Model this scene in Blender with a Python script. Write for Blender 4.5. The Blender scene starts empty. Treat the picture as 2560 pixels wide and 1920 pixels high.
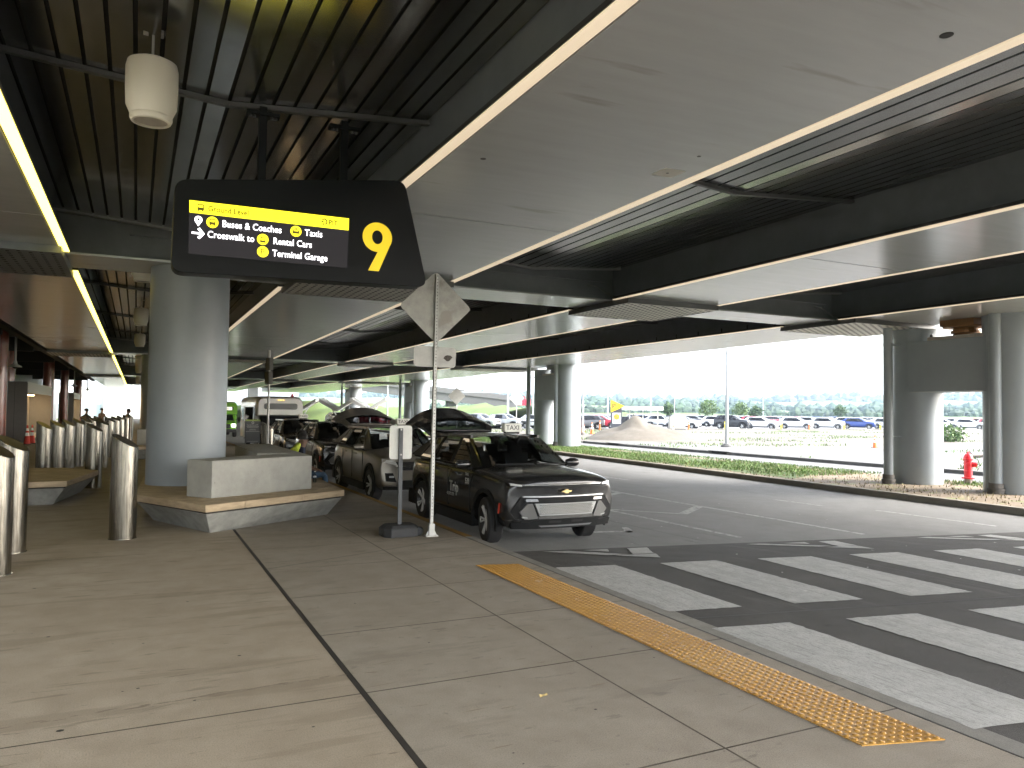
import bpy, bmesh, math, random
import numpy as np
from mathutils import Vector, Matrix, Euler
random.seed(7); RN = np.random.RandomState(11)
R = math.radians
SC = bpy.context.scene
COL = SC.collection
# ------------------------------------------------------------------ camera
H = 1.90
yaw, pitch, roll = math.atan(938/1923), math.atan(68/1923), 0.012
Fh = Vector((math.sin(yaw), math.cos(yaw), 0)); Rh = Vector((math.cos(yaw), -math.sin(yaw), 0)); Up = Vector((0, 0, 1))
Fw = Fh*math.cos(pitch)+Up*math.sin(pitch); U0 = Up*math.cos(pitch)-Fh*math.sin(pitch)
Rt = Rh*math.cos(roll)+U0*math.sin(roll); Uw = U0*math.cos(roll)-Rh*math.sin(roll)
cd = bpy.data.cameras.new('camera'); cam = bpy.data.objects.new('camera', cd); COL.objects.link(cam)
M = Matrix((Rt, Uw, -Fw)).transposed().to_4x4(); M.translation = (0, 0, H)
cam.matrix_world = M
cd.sensor_width = 36; cd.lens = 36*1923/2560; cd.clip_start = .05; cd.clip_end = 6000
SC.camera = cam
# ------------------------------------------------------------------ sky, sun, exposure
SUN_EL, SUN_AZ = R(33), R(122)      # azimuth clockwise from +Y
w = bpy.data.worlds.new("World"); SC.world = w; w.use_nodes = True
nt = w.node_tree; nt.nodes.clear()
sky = nt.nodes.new('ShaderNodeTexSky'); sky.sky_type = 'NISHITA'; sky.sun_disc = False
sky.sun_elevation = SUN_EL; sky.sun_rotation = SUN_AZ; sky.air_density = 1.0; sky.dust_density = 3.0; sky.ozone_density = 1.0
hs = nt.nodes.new('ShaderNodeHueSaturation'); hs.inputs['Saturation'].default_value = .42
bg = nt.nodes.new('ShaderNodeBackground'); bg.inputs['Strength'].default_value = .15
wo = nt.nodes.new('ShaderNodeOutputWorld')
nt.links.new(sky.outputs[0], hs.inputs['Color']); nt.links.new(hs.outputs[0], bg.inputs['Color']); nt.links.new(bg.outputs[0], wo.inputs[0])
sd = bpy.data.lights.new('sun', 'SUN'); sd.energy = .5; sd.angle = R(20); sd.color = (1, .97, .92)
so = bpy.data.objects.new('sun', sd); COL.objects.link(so)
sdir = Vector((math.sin(SUN_AZ)*math.cos(SUN_EL), math.cos(SUN_AZ)*math.cos(SUN_EL), math.sin(SUN_EL)))
so.rotation_euler = sdir.to_track_quat('Z', 'Y').to_euler(); so.location = (60, 20, 60)
SC.view_settings.view_transform = 'Standard'; SC.view_settings.look = 'None'; SC.view_settings.gamma = 1
SC.view_settings.exposure = 3.24
SC.view_settings.use_curve_mapping = False
cy = SC.cycles
cy.use_denoising = True; cy.max_bounces = 10; cy.diffuse_bounces = 8; cy.glossy_bounces = 4; cy.transparent_max_bounces = 12
cy.transmission_bounces = 4; cy.caustics_reflective = False; cy.caustics_refractive = False; cy.sample_clamp_indirect = 6
cy.use_adaptive_sampling = True; cy.adaptive_threshold = .02
# ------------------------------------------------------------------ materials
MATS = {}
def mat(name, col, rough=.6, metal=0., n=0., nscale=6., bump=0., bscale=60., stretch=(1, 1, 1), spec=.5, emit=None, es=1., col2=None, spots=None, coat=0., alpha=None):
    if name in MATS: return MATS[name]
    m = bpy.data.materials.new(name); m.use_nodes = True; t = m.node_tree; N = t.nodes; L = t.links
    b = N['Principled BSDF']
    b.inputs['Base Color'].default_value = (*col, 1); b.inputs['Roughness'].default_value = rough; b.inputs['Metallic'].default_value = metal
    b.inputs['Specular IOR Level'].default_value = spec; b.inputs['Coat Weight'].default_value = coat; b.inputs['Coat Roughness'].default_value = .05
    if emit: b.inputs['Emission Color'].default_value = (*emit, 1); b.inputs['Emission Strength'].default_value = es
    if n or bump or spots:
        tc = N.new('ShaderNodeTexCoord'); mp = N.new('ShaderNodeMapping'); mp.inputs['Scale'].default_value = stretch
        L.new(tc.outputs['Object'], mp.inputs[0])
    last = None
    if n:
        no = N.new('ShaderNodeTexNoise'); no.inputs['Scale'].default_value = nscale; no.inputs['Detail'].default_value = 8; no.inputs['Roughness'].default_value = .65
        L.new(mp.outputs[0], no.inputs['Vector'])
        rp = N.new('ShaderNodeValToRGB'); c2 = col2 or tuple(min(1, c*(1+n)) for c in col); c1 = tuple(c*(1-n) for c in col)
        rp.color_ramp.elements[0].color = (*c1, 1); rp.color_ramp.elements[0].position = .32
        rp.color_ramp.elements[1].color = (*c2, 1); rp.color_ramp.elements[1].position = .68
        L.new(no.outputs['Fac'], rp.inputs[0]); last = rp.outputs[0]
        mr = N.new('ShaderNodeMapRange'); mr.inputs['To Min'].default_value = max(.02, rough*(1-.35*n)); mr.inputs['To Max'].default_value = min(1, rough*(1+.35*n))
        L.new(no.outputs['Fac'], mr.inputs[0]); L.new(mr.outputs[0], b.inputs['Roughness'])
    if spots:   # (colour, scale, threshold, strength)
        sc_, ss, th, st = spots
        n2 = N.new('ShaderNodeTexNoise'); n2.inputs['Scale'].default_value = ss; n2.inputs['Detail'].default_value = 5; L.new(mp.outputs[0], n2.inputs['Vector'])
        r2 = N.new('ShaderNodeValToRGB'); r2.color_ramp.elements[0].position = th; r2.color_ramp.elements[1].position = min(1, th+.06)
        r2.color_ramp.elements[0].color = (0, 0, 0, 1); r2.color_ramp.elements[1].color = (st, st, st, 1)
        mx = N.new('ShaderNodeMix'); mx.data_type = 'RGBA'; L.new(n2.outputs['Fac'], r2.inputs[0]); L.new(r2.outputs[0], mx.inputs['Factor'])
        if last: L.new(last, mx.inputs[6])
        else: mx.inputs[6].default_value = (*col, 1)
        mx.inputs[7].default_value = (*sc_, 1); last = mx.outputs[2]
    if last: L.new(last, b.inputs['Base Color'])
    if bump:
        nb = N.new('ShaderNodeTexNoise'); nb.inputs['Scale'].default_value = bscale; nb.inputs['Detail'].default_value = 6; L.new(mp.outputs[0], nb.inputs['Vector'])
        bp = N.new('ShaderNodeBump'); bp.inputs['Strength'].default_value = bump; bp.inputs['Distance'].default_value = .02
        L.new(nb.outputs['Fac'], bp.inputs['Height']); L.new(bp.outputs[0], b.inputs['Normal'])
    MATS[name] = m
    return m
def glassmat(name, tint, rough=.02, gl=1.0):
    if name in MATS: return MATS[name]
    m = bpy.data.materials.new(name); m.use_nodes = True; t = m.node_tree; N = t.nodes; L = t.links; N.remove(N['Principled BSDF'])
    tr = N.new('ShaderNodeBsdfTransparent'); tr.inputs[0].default_value = (*tint, 1)
    g = N.new('ShaderNodeBsdfGlossy'); g.inputs['Roughness'].default_value = rough; g.inputs['Color'].default_value = (gl, gl, gl, 1)
    fr = N.new('ShaderNodeFresnel'); fr.inputs[0].default_value = 1.5; mx = N.new('ShaderNodeMixShader')
    L.new(fr.outputs[0], mx.inputs[0]); L.new(tr.outputs[0], mx.inputs[1]); L.new(g.outputs[0], mx.inputs[2]); L.new(mx.outputs[0], N['Material Output'].inputs[0])
    MATS[name] = m
    return m
# world-scaled layered concrete / asphalt
def ground_mat(name, c1, c2, c3, big=.6, mid=5, fine=160, rough=.8, bump=.25, speck=0., speckcol=(.4, .4, .4), stain=None, streak=None):
    m = bpy.data.materials.new(name); m.use_nodes = True; t = m.node_tree; N = t.nodes; L = t.links; b = N['Principled BSDF']
    ge = N.new('ShaderNodeNewGeometry')
    def noise(s, d=6, stretch=None):
        n = N.new('ShaderNodeTexNoise'); n.inputs['Scale'].default_value = s; n.inputs['Detail'].default_value = d; n.inputs['Roughness'].default_value = .62
        if stretch:
            mp = N.new('ShaderNodeMapping'); mp.inputs['Scale'].default_value = stretch; L.new(ge.outputs['Position'], mp.inputs[0]); L.new(mp.outputs[0], n.inputs['Vector'])
        else: L.new(ge.outputs['Position'], n.inputs['Vector'])
        return n
    def ramp(src, p0, p1, a=(0, 0, 0), bb=(1, 1, 1)):
        r = N.new('ShaderNodeValToRGB'); r.color_ramp.elements[0].position = p0; r.color_ramp.elements[1].position = p1
        r.color_ramp.elements[0].color = (*a, 1); r.color_ramp.elements[1].color = (*bb, 1); L.new(src, r.inputs[0]); return r.outputs[0]
    def mix(fac, a, bb, k=None):
        x = N.new('ShaderNodeMix'); x.data_type = 'RGBA'
        if k is not None:
            mm = N.new('ShaderNodeMath'); mm.operation = 'MULTIPLY'; mm.inputs[1].default_value = k; L.new(fac, mm.inputs[0]); fac = mm.outputs[0]
        L.new(fac, x.inputs['Factor'])
        for s, i in ((a, 6), (bb, 7)):
            if isinstance(s, tuple): x.inputs[i].default_value = (*s, 1)
            else: L.new(s, x.inputs[i])
        return x.outputs[2]
    nb, nm, nf = noise(big), noise(mid, 8), noise(fine, 3)
    c = mix(ramp(nb.outputs['Fac'], .35, .65), c1, c2)
    c = mix(ramp(nm.outputs['Fac'], .4, .72), c, c3, .55)
    c = mix(ramp(nf.outputs['Fac'], .42, .70), c, tuple(x*.55 for x in c1), .62)
    if speck:
        c = mix(ramp(noise(fine*1.6, 1).outputs['Fac'], .66, .7), c, speckcol, speck)
    if stain:
        for (sc_, th, k, colr, st) in stain:
            c = mix(ramp(noise(sc_, 4, st).outputs['Fac'], th, th+.05), c, colr, k)
    L.new(c, b.inputs['Base Color'])
    b.inputs['Specular IOR Level'].default_value = .35
    mr = N.new('ShaderNodeMapRange'); mr.inputs['To Min'].default_value = rough-.12; mr.inputs['To Max'].default_value = min(1, rough+.12); L.new(nm.outputs['Fac'], mr.inputs[0]); L.new(mr.outputs[0], b.inputs['Roughness'])
    bp = N.new('ShaderNodeBump'); bp.inputs['Strength'].default_value = bump; bp.inputs['Distance'].default_value = .01; L.new(nf.outputs['Fac'], bp.inputs['Height']); L.new(bp.outputs[0], b.inputs['Normal'])
    MATS[name] = m
    return m
# ------------------------------------------------------------------ mesh helpers
class MB:
    def __init__(s): s.v = []; s.f = []; s.mi = []
    def add(s, vs, fs, mi=0):
        o = len(s.v); s.v += [tuple(x) for x in vs]; s.f += [tuple(i+o for i in f) for f in fs]; s.mi += [mi]*len(fs); return s
    def box(s, c, d, rot=None, mi=0):
        hx, hy, hz = d[0]/2, d[1]/2, d[2]/2
        vs = [Vector((x, y, z)) for x in (-hx, hx) for y in (-hy, hy) for z in (-hz, hz)]
        if rot is not None:
            m = rot if isinstance(rot, Matrix) else Euler(rot).to_matrix(); vs = [m @ v for v in vs]
        c = Vector(c); vs = [v+c for v in vs]
        return s.add(vs, [(0, 1, 3, 2), (4, 6, 7, 5), (0, 4, 5, 1), (2, 3, 7, 6), (0, 2, 6, 4), (1, 5, 7, 3)], mi)
    def bx(s, x0, x1, y0, y1, z0, z1, mi=0):
        return s.box(((x0+x1)/2, (y0+y1)/2, (z0+z1)/2), (abs(x1-x0), abs(y1-y0), abs(z1-z0)), None, mi)
    def bar(s, a, b, w=.05, h=None, mi=0, up=(0, 0, 1)):
        a, b = Vector(a), Vector(b); d = b-a; l = d.length
        if l < 1e-6: return s
        y = d/l; u = Vector(up)
        if abs(y.dot(u)) > .98: u = Vector((1, 0, 0))
        x = y.cross(u).normalized(); z = x.cross(y)
        return s.box((a+b)/2, (w, l, h or w), Matrix((x, y, z)).transposed(), mi)
    def cyl(s, a, b, r0, r1=None, n=16, cap=True, mi=0):
        a, b = Vector(a), Vector(b); r1 = r0 if r1 is None else r1; d = (b-a).normalized()
        u = Vector((1, 0, 0)) if abs(d.x) < .9 else Vector((0, 1, 0)); x = d.cross(u).normalized(); y = d.cross(x)
        vs = []; fs = []
        for i in range(n):
            t = 2*math.pi*i/n; k = x*math.cos(t)+y*math.sin(t); vs += [a+k*r0, b+k*r1]
        for i in range(n):
            j = (i+1) % n; fs.append((2*i, 2*j, 2*j+1, 2*i+1))
        if cap: fs.append(tuple(2*i for i in range(n))[::-1]); fs.append(tuple(2*i+1 for i in range(n)))
        return s.add(vs, fs, mi)
    def tube(s, pts, r, n=8, mi=0):
        for a, b in zip(pts[:-1], pts[1:]): s.cyl(a, b, r, r, n, True, mi)
        return s
    def lathe(s, prof, c=(0, 0, 0), n=24, mi=0, cap=False):
        vs = []; fs = []; m = len(prof)
        for i in range(n):
            t = 2*math.pi*i/n
            for r, z in prof: vs.append((c[0]+r*math.cos(t), c[1]+r*math.sin(t), c[2]+z))
        for i in range(n):
            j = (i+1) % n
            for k in range(m-1): fs.append((i*m+k, j*m+k, j*m+k+1, i*m+k+1))
        if cap and prof[0][0] > 1e-5: fs.append(tuple(i*m for i in range(n))[::-1])
        if cap and prof[-1][0] > 1e-5: fs.append(tuple(i*m+m-1 for i in range(n)))
        return s.add(vs, fs, mi)
    def prism(s, poly, z0, z1, mi=0, shrink=None):
        n = len(poly); p2 = shrink or poly
        vs = [(x, y, z0) for x, y in poly]+[(x, y, z1) for x, y in p2]
        return s.add(vs, [tuple(range(n))[::-1], tuple(range(n, 2*n))]+[(i, (i+1) % n, n+(i+1) % n, n+i) for i in range(n)], mi)
    def slabxz(s, poly, y0, y1, mi=0):   # outline in x,z extruded along y (poly counter-clockwise seen from -y)
        n = len(poly); vs = [(x, y0, z) for x, z in poly]+[(x, y1, z) for x, z in poly]
        return s.add(vs, [tuple(range(n)), tuple(range(n, 2*n))[::-1]]+[((i+1) % n, i, n+i, n+(i+1) % n) for i in range(n)], mi)
    def slabyz(s, poly, x0, x1, mi=0):
        n = len(poly); vs = [(x0, y, z) for y, z in poly]+[(x1, y, z) for y, z in poly]
        return s.add(vs, [tuple(range(n)), tuple(range(n, 2*n))[::-1]]+[((i+1) % n, i, n+i, n+(i+1) % n) for i in range(n)], mi)
    def mesh(s, name):
        me = bpy.data.meshes.new(name); me.from_pydata(s.v, [], s.f)
        if any(s.mi): me.polygons.foreach_set('material_index', s.mi)
        bm = bmesh.new(); bm.from_mesh(me); bmesh.ops.recalc_face_normals(bm, faces=bm.faces); bm.to_mesh(me); bm.free()
        return me
def obj(name, mb, m, parent=None, smooth=False, bevel=0, loc=None, rot=None, seg=2):
    me = mb.mesh(name) if isinstance(mb, MB) else mb
    o = bpy.data.objects.new(name, me); COL.objects.link(o)
    for k in (m if isinstance(m, (list, tuple)) else [m]):
        if len(me.materials) < (len(m) if isinstance(m, (list, tuple)) else 1): me.materials.append(k)
    if smooth:
        me.polygons.foreach_set('use_smooth', [True]*len(me.polygons))
        a = o.modifiers.new('es', 'EDGE_SPLIT'); a.split_angle = R(38)
    if bevel:
        b = o.modifiers.new('bv', 'BEVEL'); b.width = bevel; b.segments = seg; b.limit_method = 'ANGLE'; b.angle_limit = R(40)
    if parent: o.parent = parent
    if loc is not None: o.location = loc
    if rot is not None: o.rotation_euler = rot
    return o
def tag(o, label, cat, group=None):
    o['label'] = label; o['category'] = cat
    if group: o['group'] = group
    return o
def thing(name, label, cat, loc=(0, 0, 0), rz=0., group=None):
    o = bpy.data.objects.new(name, None); COL.objects.link(o); o.location = loc; o.rotation_euler = (0, 0, rz); o.empty_display_size = .2
    return tag(o, label, cat, group)
def struct(o): o['kind'] = 'structure'; return o
def stuff(o): o['kind'] = 'stuff'; return o
def dup(root, loc=None, rz=None, label=None, group=None, parent=None):
    r = root.copy(); COL.objects.link(r)
    if parent: r.parent = parent
    if loc is not None: r.location = loc
    if rz is not None: r.rotation_euler = (0, 0, rz)
    if label: r['label'] = label
    if group: r['group'] = group
    for ch in list(root.children): dup(ch, parent=r)
    return r
def text(name, s, size, m, parent, loc, rot=(R(90), 0, 0), depth=.004, align='LEFT', bold=0., sx=1., sp=1.):
    c = bpy.data.curves.new(name, 'FONT'); c.body = s; c.size = size; c.extrude = depth; c.align_x = align; c.offset = bold; c.resolution_u = 3; c.space_character = sp
    t = bpy.data.objects.new('tmp', c); COL.objects.link(t)
    dg = bpy.context.evaluated_depsgraph_get(); me = bpy.data.meshes.new_from_object(t.evaluated_get(dg))
    bpy.data.objects.remove(t); bpy.data.curves.remove(c)
    me.name = name; me.materials.clear(); me.materials.append(m)
    o = bpy.data.objects.new(name, me); COL.objects.link(o); o.parent = parent; o.location = loc; o.rotation_euler = rot; o.scale = (sx, 1, 1)
    return o
def evalmesh(o, name=None):
    dg = bpy.context.evaluated_depsgraph_get(); me = bpy.data.meshes.new_from_object(o.evaluated_get(dg))
    if name: me.name = name
    return me
def circle(cx, cy, r, n=20): return [(cx+r*math.cos(2*math.pi*i/n), cy+r*math.sin(2*math.pi*i/n)) for i in range(n)]
def rrect(x0, x1, z0, z1, r, n=4):
    p = []
    for cx, cz, a0 in ((x1-r, z0+r, -90), (x1-r, z1-r, 0), (x0+r, z1-r, 90), (x0+r, z0+r, 180)):
        for i in range(n+1): a = R(a0+90*i/n); p.append((cx+r*math.cos(a), cz+r*math.sin(a)))
    return p
# ------------------------------------------------------------------ ground surfaces
CONC = ground_mat('sidewalk_concrete', (.345, .29, .22), (.405, .35, .275), (.275, .228, .17), big=.7, mid=3.2, fine=120, rough=.78, bump=.3,  # tan base also carries the warm lamp light on the left paving
                  stain=[(1.1, .56, .38, (.20, .165, .12), (.35, 2.6, 1)), (3.3, .62, .5, (.17, .14, .10), (.4, 2.4, 1)), (9, .655, .55, (.14, .115, .085), (.5, 2.2, 1)), (46, .68, .6, (.12, .10, .08), (.8, 1.4, 1))])
CONCB = ground_mat('outer_concrete', (.30, .262, .212), (.35, .31, .255), (.24, .208, .165), big=.7, mid=3.2, fine=120, rough=.78, bump=.3, stain=[(1.1, .56, .4, (.19, .17, .14), (.5, 1.8, 1)), (4.0, .62, .5, (.16, .145, .12), (.6, 1.6, 1)), (11, .655, .5, (.14, .125, .10), None), (46, .66, .6, (.13, .12, .10), (1.2, 1, 1)), (60, .70, .6, (.46, .44, .40), None)])
CONC2 = ground_mat('kerb_concrete', (.22, .21, .19), (.30, .285, .25), (.16, .15, .135), big=1.2, mid=6, fine=140, rough=.85, bump=.35, stain=[(7, .63, .5, (.10, .095, .085), None)])
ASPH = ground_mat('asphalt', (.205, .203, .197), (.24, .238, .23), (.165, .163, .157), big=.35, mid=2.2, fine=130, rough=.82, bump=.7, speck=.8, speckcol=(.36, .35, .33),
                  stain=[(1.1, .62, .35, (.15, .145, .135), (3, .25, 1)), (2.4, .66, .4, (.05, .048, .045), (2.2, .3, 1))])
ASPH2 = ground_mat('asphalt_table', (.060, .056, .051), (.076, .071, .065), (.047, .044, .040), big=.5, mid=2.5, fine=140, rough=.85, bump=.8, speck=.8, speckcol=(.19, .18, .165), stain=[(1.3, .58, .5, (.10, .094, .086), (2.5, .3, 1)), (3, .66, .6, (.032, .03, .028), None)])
PAINT = ground_mat('road_paint', (.47, .468, .45), (.56, .558, .535), (.33, .327, .31), big=1.0, mid=6, fine=170, rough=.7, bump=.35, speck=.7, speckcol=(.13, .125, .12),
                   stain=[(.9, .55, .35, (.30, .295, .275), (2.5, .3, 1)), (9, .57, .5, (.22, .215, .2), (3.5, .3, 1)), (42, .56, .6, (.17, .165, .155), (3.5, .5, 1))])
PAINTW = ground_mat('worn_paint', (.46, .46, .445), (.54, .535, .52), (.34, .337, .325), big=1.4, mid=9, fine=170, rough=.75, bump=.4, speck=.5, speckcol=(.1, .1, .095), stain=[(12, .52, .7, (.11, .107, .1), None)])
YPAINT = ground_mat('kerb_yellow', (.36, .20, .035), (.30, .165, .03), (.15, .105, .05), big=1.5, mid=7, fine=150, rough=.75, bump=.3, stain=[(9, .6, .7, (.16, .14, .11), None)])
TACT = ground_mat('tactile_yellow', (.50, .26, .06), (.56, .32, .085), (.40, .21, .05), big=1.2, mid=5, fine=90, rough=.24, bump=.06, stain=[(9, .62, .35, (.24, .17, .09), None)])
DIRT = ground_mat('gravel', (.118, .106, .088), (.142, .128, .107), (.092, .082, .066), big=.15, mid=1.3, fine=14, rough=.95, bump=.8, stain=[(.35, .60, .6, (.27, .31, .12), (1, 2, 1)), (1.7, .68, .6, (.33, .29, .23), None)])
SOIL = ground_mat('soil', (.20, .155, .105), (.24, .19, .135), (.155, .12, .08), big=.6, mid=4, fine=40, rough=.95, bump=.8, stain=[(2.0, .58, .7, (.16, .22, .06), None)])
LCONC = ground_mat('light_concrete', (.145, .142, .135), (.168, .165, .157), (.125, .122, .115), big=.2, mid=2, fine=60, rough=.85, bump=.2)
GRASSB = ground_mat('grass_ground', (.075, .125, .03), (.10, .155, .04), (.125, .125, .06), big=.12, mid=1.2, fine=18, rough=.95, bump=.8)
LOTA = ground_mat('lot_asphalt', (.20, .20, .195), (.25, .25, .24), (.16, .16, .155), big=.1, mid=1, fine=30, rough=.9, bump=.3)
JOINT = mat('joint_dark', (.045, .04, .035), .9)
SEALB = mat('joint_line', (.10, .082, .06), .85, n=.4, nscale=12)
SEAL = mat('joint_sealant', (.03, .027, .024), .6, n=.3, nscale=9)

def sheet(name, poly, z, m, parent=None):
    mb = MB(); mb.add([(x, y, z if not callable(z) else z(x, y)) for x, y in poly], [tuple(range(len(poly)))]); return obj(name, mb, m, parent)
# whole-world ground sheet (below everything)
g0 = struct(sheet('ground', [(-3000, -3000), (3000, -3000), (3000, 3000), (-3000, 3000)], -.30, GRASSB))
# ---- road with raised crossing table
SK = -.185
def yt(x): return 8.38+SK*(x-4.6)
def yb(x): return 10.22+SK*(x-4.6)
def zroad(x, y):
    a, b = yt(x), yb(x)
    if y >= b: return -.15
    if y >= a: return -.15+.13*(b-y)/(b-a)
    if y >= -3.5: return -.02
    if y >= -5: return -.15+.13*(y+5)/1.5
    return -.15
mb = MB(); xs = [4.5, 7, 9.5, 12, 14.5, 17, 22.6]
rows = [(-70, lambda x: -70, 0), (-5, lambda x: -5, 0), (-3.5, lambda x: -3.5, 1), (0, yt, 1), (0, yb, 0), (0, lambda x: 130, 0)]
vs = []; fs = []; mis = []
for k, (_, fn, mi) in enumerate(rows):
    for x in xs: yy = fn(x); vs.append((x, yy, zroad(x, yy-1e-6) if k != 3 else -.02))
n = len(xs)
for k in range(len(rows)-1):
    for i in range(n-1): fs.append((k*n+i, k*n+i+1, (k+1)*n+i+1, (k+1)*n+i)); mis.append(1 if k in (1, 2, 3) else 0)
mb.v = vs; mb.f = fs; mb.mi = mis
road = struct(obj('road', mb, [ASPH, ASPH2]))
def mark(name, poly, m=PAINT, dz=.004, parent=None):
    if m is PAINT:      # worn, slightly ragged edges
        out = []
        for i, a in enumerate(poly):
            b = poly[(i+1) % len(poly)]; L_ = math.hypot(b[0]-a[0], b[1]-a[1]); k_ = max(1, int(L_/.07))
            for j in range(k_): t_ = j/k_; out.append((a[0]+(b[0]-a[0])*t_+RN.normal()*.005, a[1]+(b[1]-a[1])*t_+RN.normal()*.005))
        poly = out
    mb = MB(); n = len(poly); mb.add([(x, y, zroad(x, y)+dz) for x, y in poly], [tuple(range(n))]); return obj(name, mb, m, parent or road)
# crosswalk bars
for row, (off, ln) in enumerate(((-.11, 2.25), (-2.98, 2.4))):
    for i in range(9):
        x0 = 4.66+1.405*i if i else 4.675; x1 = 4.6+1.405*i+.87
        top0 = 8.45+off+SK*(x0-4.6)*1.0; top1 = 8.45+off+SK*(x1-4.6)
        if x1 < 16.9: mark('crosswalk_bar', [(x0, top0-ln), (x1, top1-ln), (x1, top1), (x0, top0)])
CH = [[(5.34, 9.89), (5.71, 9.78), (6.22, 9.0), (5.92, 9.05)], [(5.95, 9.75), (6.35, 9.7), (6.18, 9.41)], [(6.66, 9.65), (6.98, 9.6), (6.61, 8.93), (6.3, 8.99)], [(5.99, 8.98), (6.61, 8.88), (6.39, 8.48)],
      [(8.57, 9.21), (8.82, 9.18), (9.51, 8.39), (9.26, 8.41)], [(9.15, 9.04), (9.58, 9.0), (9.47, 8.78)], [(9.86, 8.96), (10.16, 8.91), (9.88, 8.24), (9.56, 8.31)], [(9.3, 8.32), (9.85, 8.23), (9.73, 7.83)],
      [(11.72, 8.6), (11.98, 8.58), (12.66, 7.74), (12.37, 7.77)], [(12.31, 8.48), (12.69, 8.42), (12.6, 8.19)], [(12.96, 8.37), (13.24, 8.32), (13.05, 7.66), (12.75, 7.73)], [(12.49, 7.7), (13.0, 7.63), (12.84, 7.36)]]
for p in CH: mark('ramp_marking', p, PAINT, .009)
def line(name, a, b, w, m=PAINTW, parent=None):
    d = Vector((b[0]-a[0], b[1]-a[1])); n_ = Vector((-d.y, d.x)).normalized()*w/2
    return mark(name, [(a[0]-n_.x, a[1]-n_.y), (b[0]-n_.x, b[1]-n_.y), (b[0]+n_.x, b[1]+n_.y), (a[0]+n_.x, a[1]+n_.y)], m, .004, parent)
for a, b, w_ in (((8.95, 13.85), (9.06, 9.87), .11), ((11.18, 17.35), (11.32, 9.32), .11), ((13.84, 13.94), (13.96, 12.56), .1), ((14.44, 11.56), (14.57, 9.04), .1), ((8.95, 13.85), (10.06, 12.61), .11),
                 ((10.06, 12.61), (11.22, 13.51), .2), ((10.3, 15.95), (11.14, 16.52), .2), ((8.9, 60), (8.95, 14.0), .1), ((11.0, 60), (11.17, 17.5), .1), ((13.2, 24), (13.5, 19.5), .1), ((12.8, 36), (13.0, 30), .1)):
    line('lane_line', a, b, w_)
for p in ([(7.05, 11.2), (7.75, 11.02), (7.78, 11.14), (7.1, 11.34)], [(7.75, 11.02), (7.95, 11.5), (7.85, 11.55), (7.6, 11.1)]): mark('worn_arrow', p, PAINTW)
for a, b in (((8.06, 12.46), (8.25, 9.8)), ((8.22, 9.13), (8.51, 7.51)), ((8.51, 7.51), (8.75, 4.2))): line('crack', a, b, .02, SEAL)
mark('crack', [(4.7, 5.78), (16.5, 3.62), (16.5, 3.645), (4.7, 5.81)], SEAL, .003)
# small white litter flecks on the road
mb = MB()
for i in range(46):
    x, y = RN.uniform(6.5, 12.5), RN.uniform(4.0, 16); s_ = RN.uniform(.012, .03); a = RN.uniform(0, 6)
    q = [(x+s_*math.cos(a+k*1.57)*(1 if k % 2 else .6), y+s_*math.sin(a+k*1.57)*(1 if k % 2 else .6)) for k in range(4)]
    mb.add([(u, v, zroad(u, v)+.006+.004*(k % 2)) for k, (u, v) in enumerate(q)], [(0, 1, 2, 3)])
stuff(obj('litter', mb, mat('litter_white', (.7, .7, .66), .8), road))
# ---- sidewalk: base and slabs with recessed joints
mb = MB(); mb.bx(-9.5, 4.5, -14, 130, -.28, -.003); side = struct(obj('sidewalk', mb, JOINT))
def slab(x0, x1, y0, y1, g=.008, m=None):
    mb = MB(); g = max(g, .007); p = [(x0+g, y0+g), (x1-g, y0+g), (x1-g, y1-g), (x0+g, y1-g)]; e = .006
    q = [(x0+g+e, y0+g+e), (x1-g-e, y0+g+e), (x1-g-e, y1-g-e), (x0+g+e, y1-g-e)]
    mb.prism(p, -.0031, 0); return obj('paving_slab', mb, m or CONC, side)
cy0 = [-14, -6.8, -.8, 5.12, 11.05, 17.0, 23, 29, 35, 41, 47, 53, 62, 71, 80, 95, 112, 130]
for a, b in zip(cy0[:-1], cy0[1:]):
    for x0, x1 in ((-9.5, -4.6), (-4.6, 1.405)): slab(x0, x1, a, b, .005)
cy1 = [-14, -8, -2.2, -.8, .6, 2.05, 3.45, 5.12, 6.55, 7.95, 9.4, 10.85, 13.2, 15.6, 18, 20.4, 24, 28, 32, 38, 44, 52, 62, 74, 90, 110, 130]
for a, b in zip(cy1[:-1], cy1[1:]):
    slab(1.435, 3.06, a, b, .006, CONCB); slab(3.06, 4.5, a, b, .006, CONCB)
def seal(a, b, w_, m=SEAL, z=.0025):
    d = Vector((b[0]-a[0], b[1]-a[1])); n_ = Vector((-d.y, d.x)).normalized()*w_/2
    return sheet('joint_sealant', [(a[0]-n_.x, a[1]-n_.y), (b[0]-n_.x, b[1]-n_.y), (b[0]+n_.x, b[1]+n_.y), (a[0]+n_.x, a[1]+n_.y)], z, m, side)
seal((1.42, -10), (1.42, 12.05), .034); seal((1.44, 9.49), (4.49, 10.76), .014)
for y_ in cy1[1:-1]: seal((1.44, y_), (4.5, y_), .011, SEALB, .0012)
for y_ in cy0[1:-1]: seal((-9.4, y_), (1.4, y_), .011, SEALB, .0012)
seal((3.06, -12), (3.06, 60), .011, SEALB, .0013)
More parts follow.
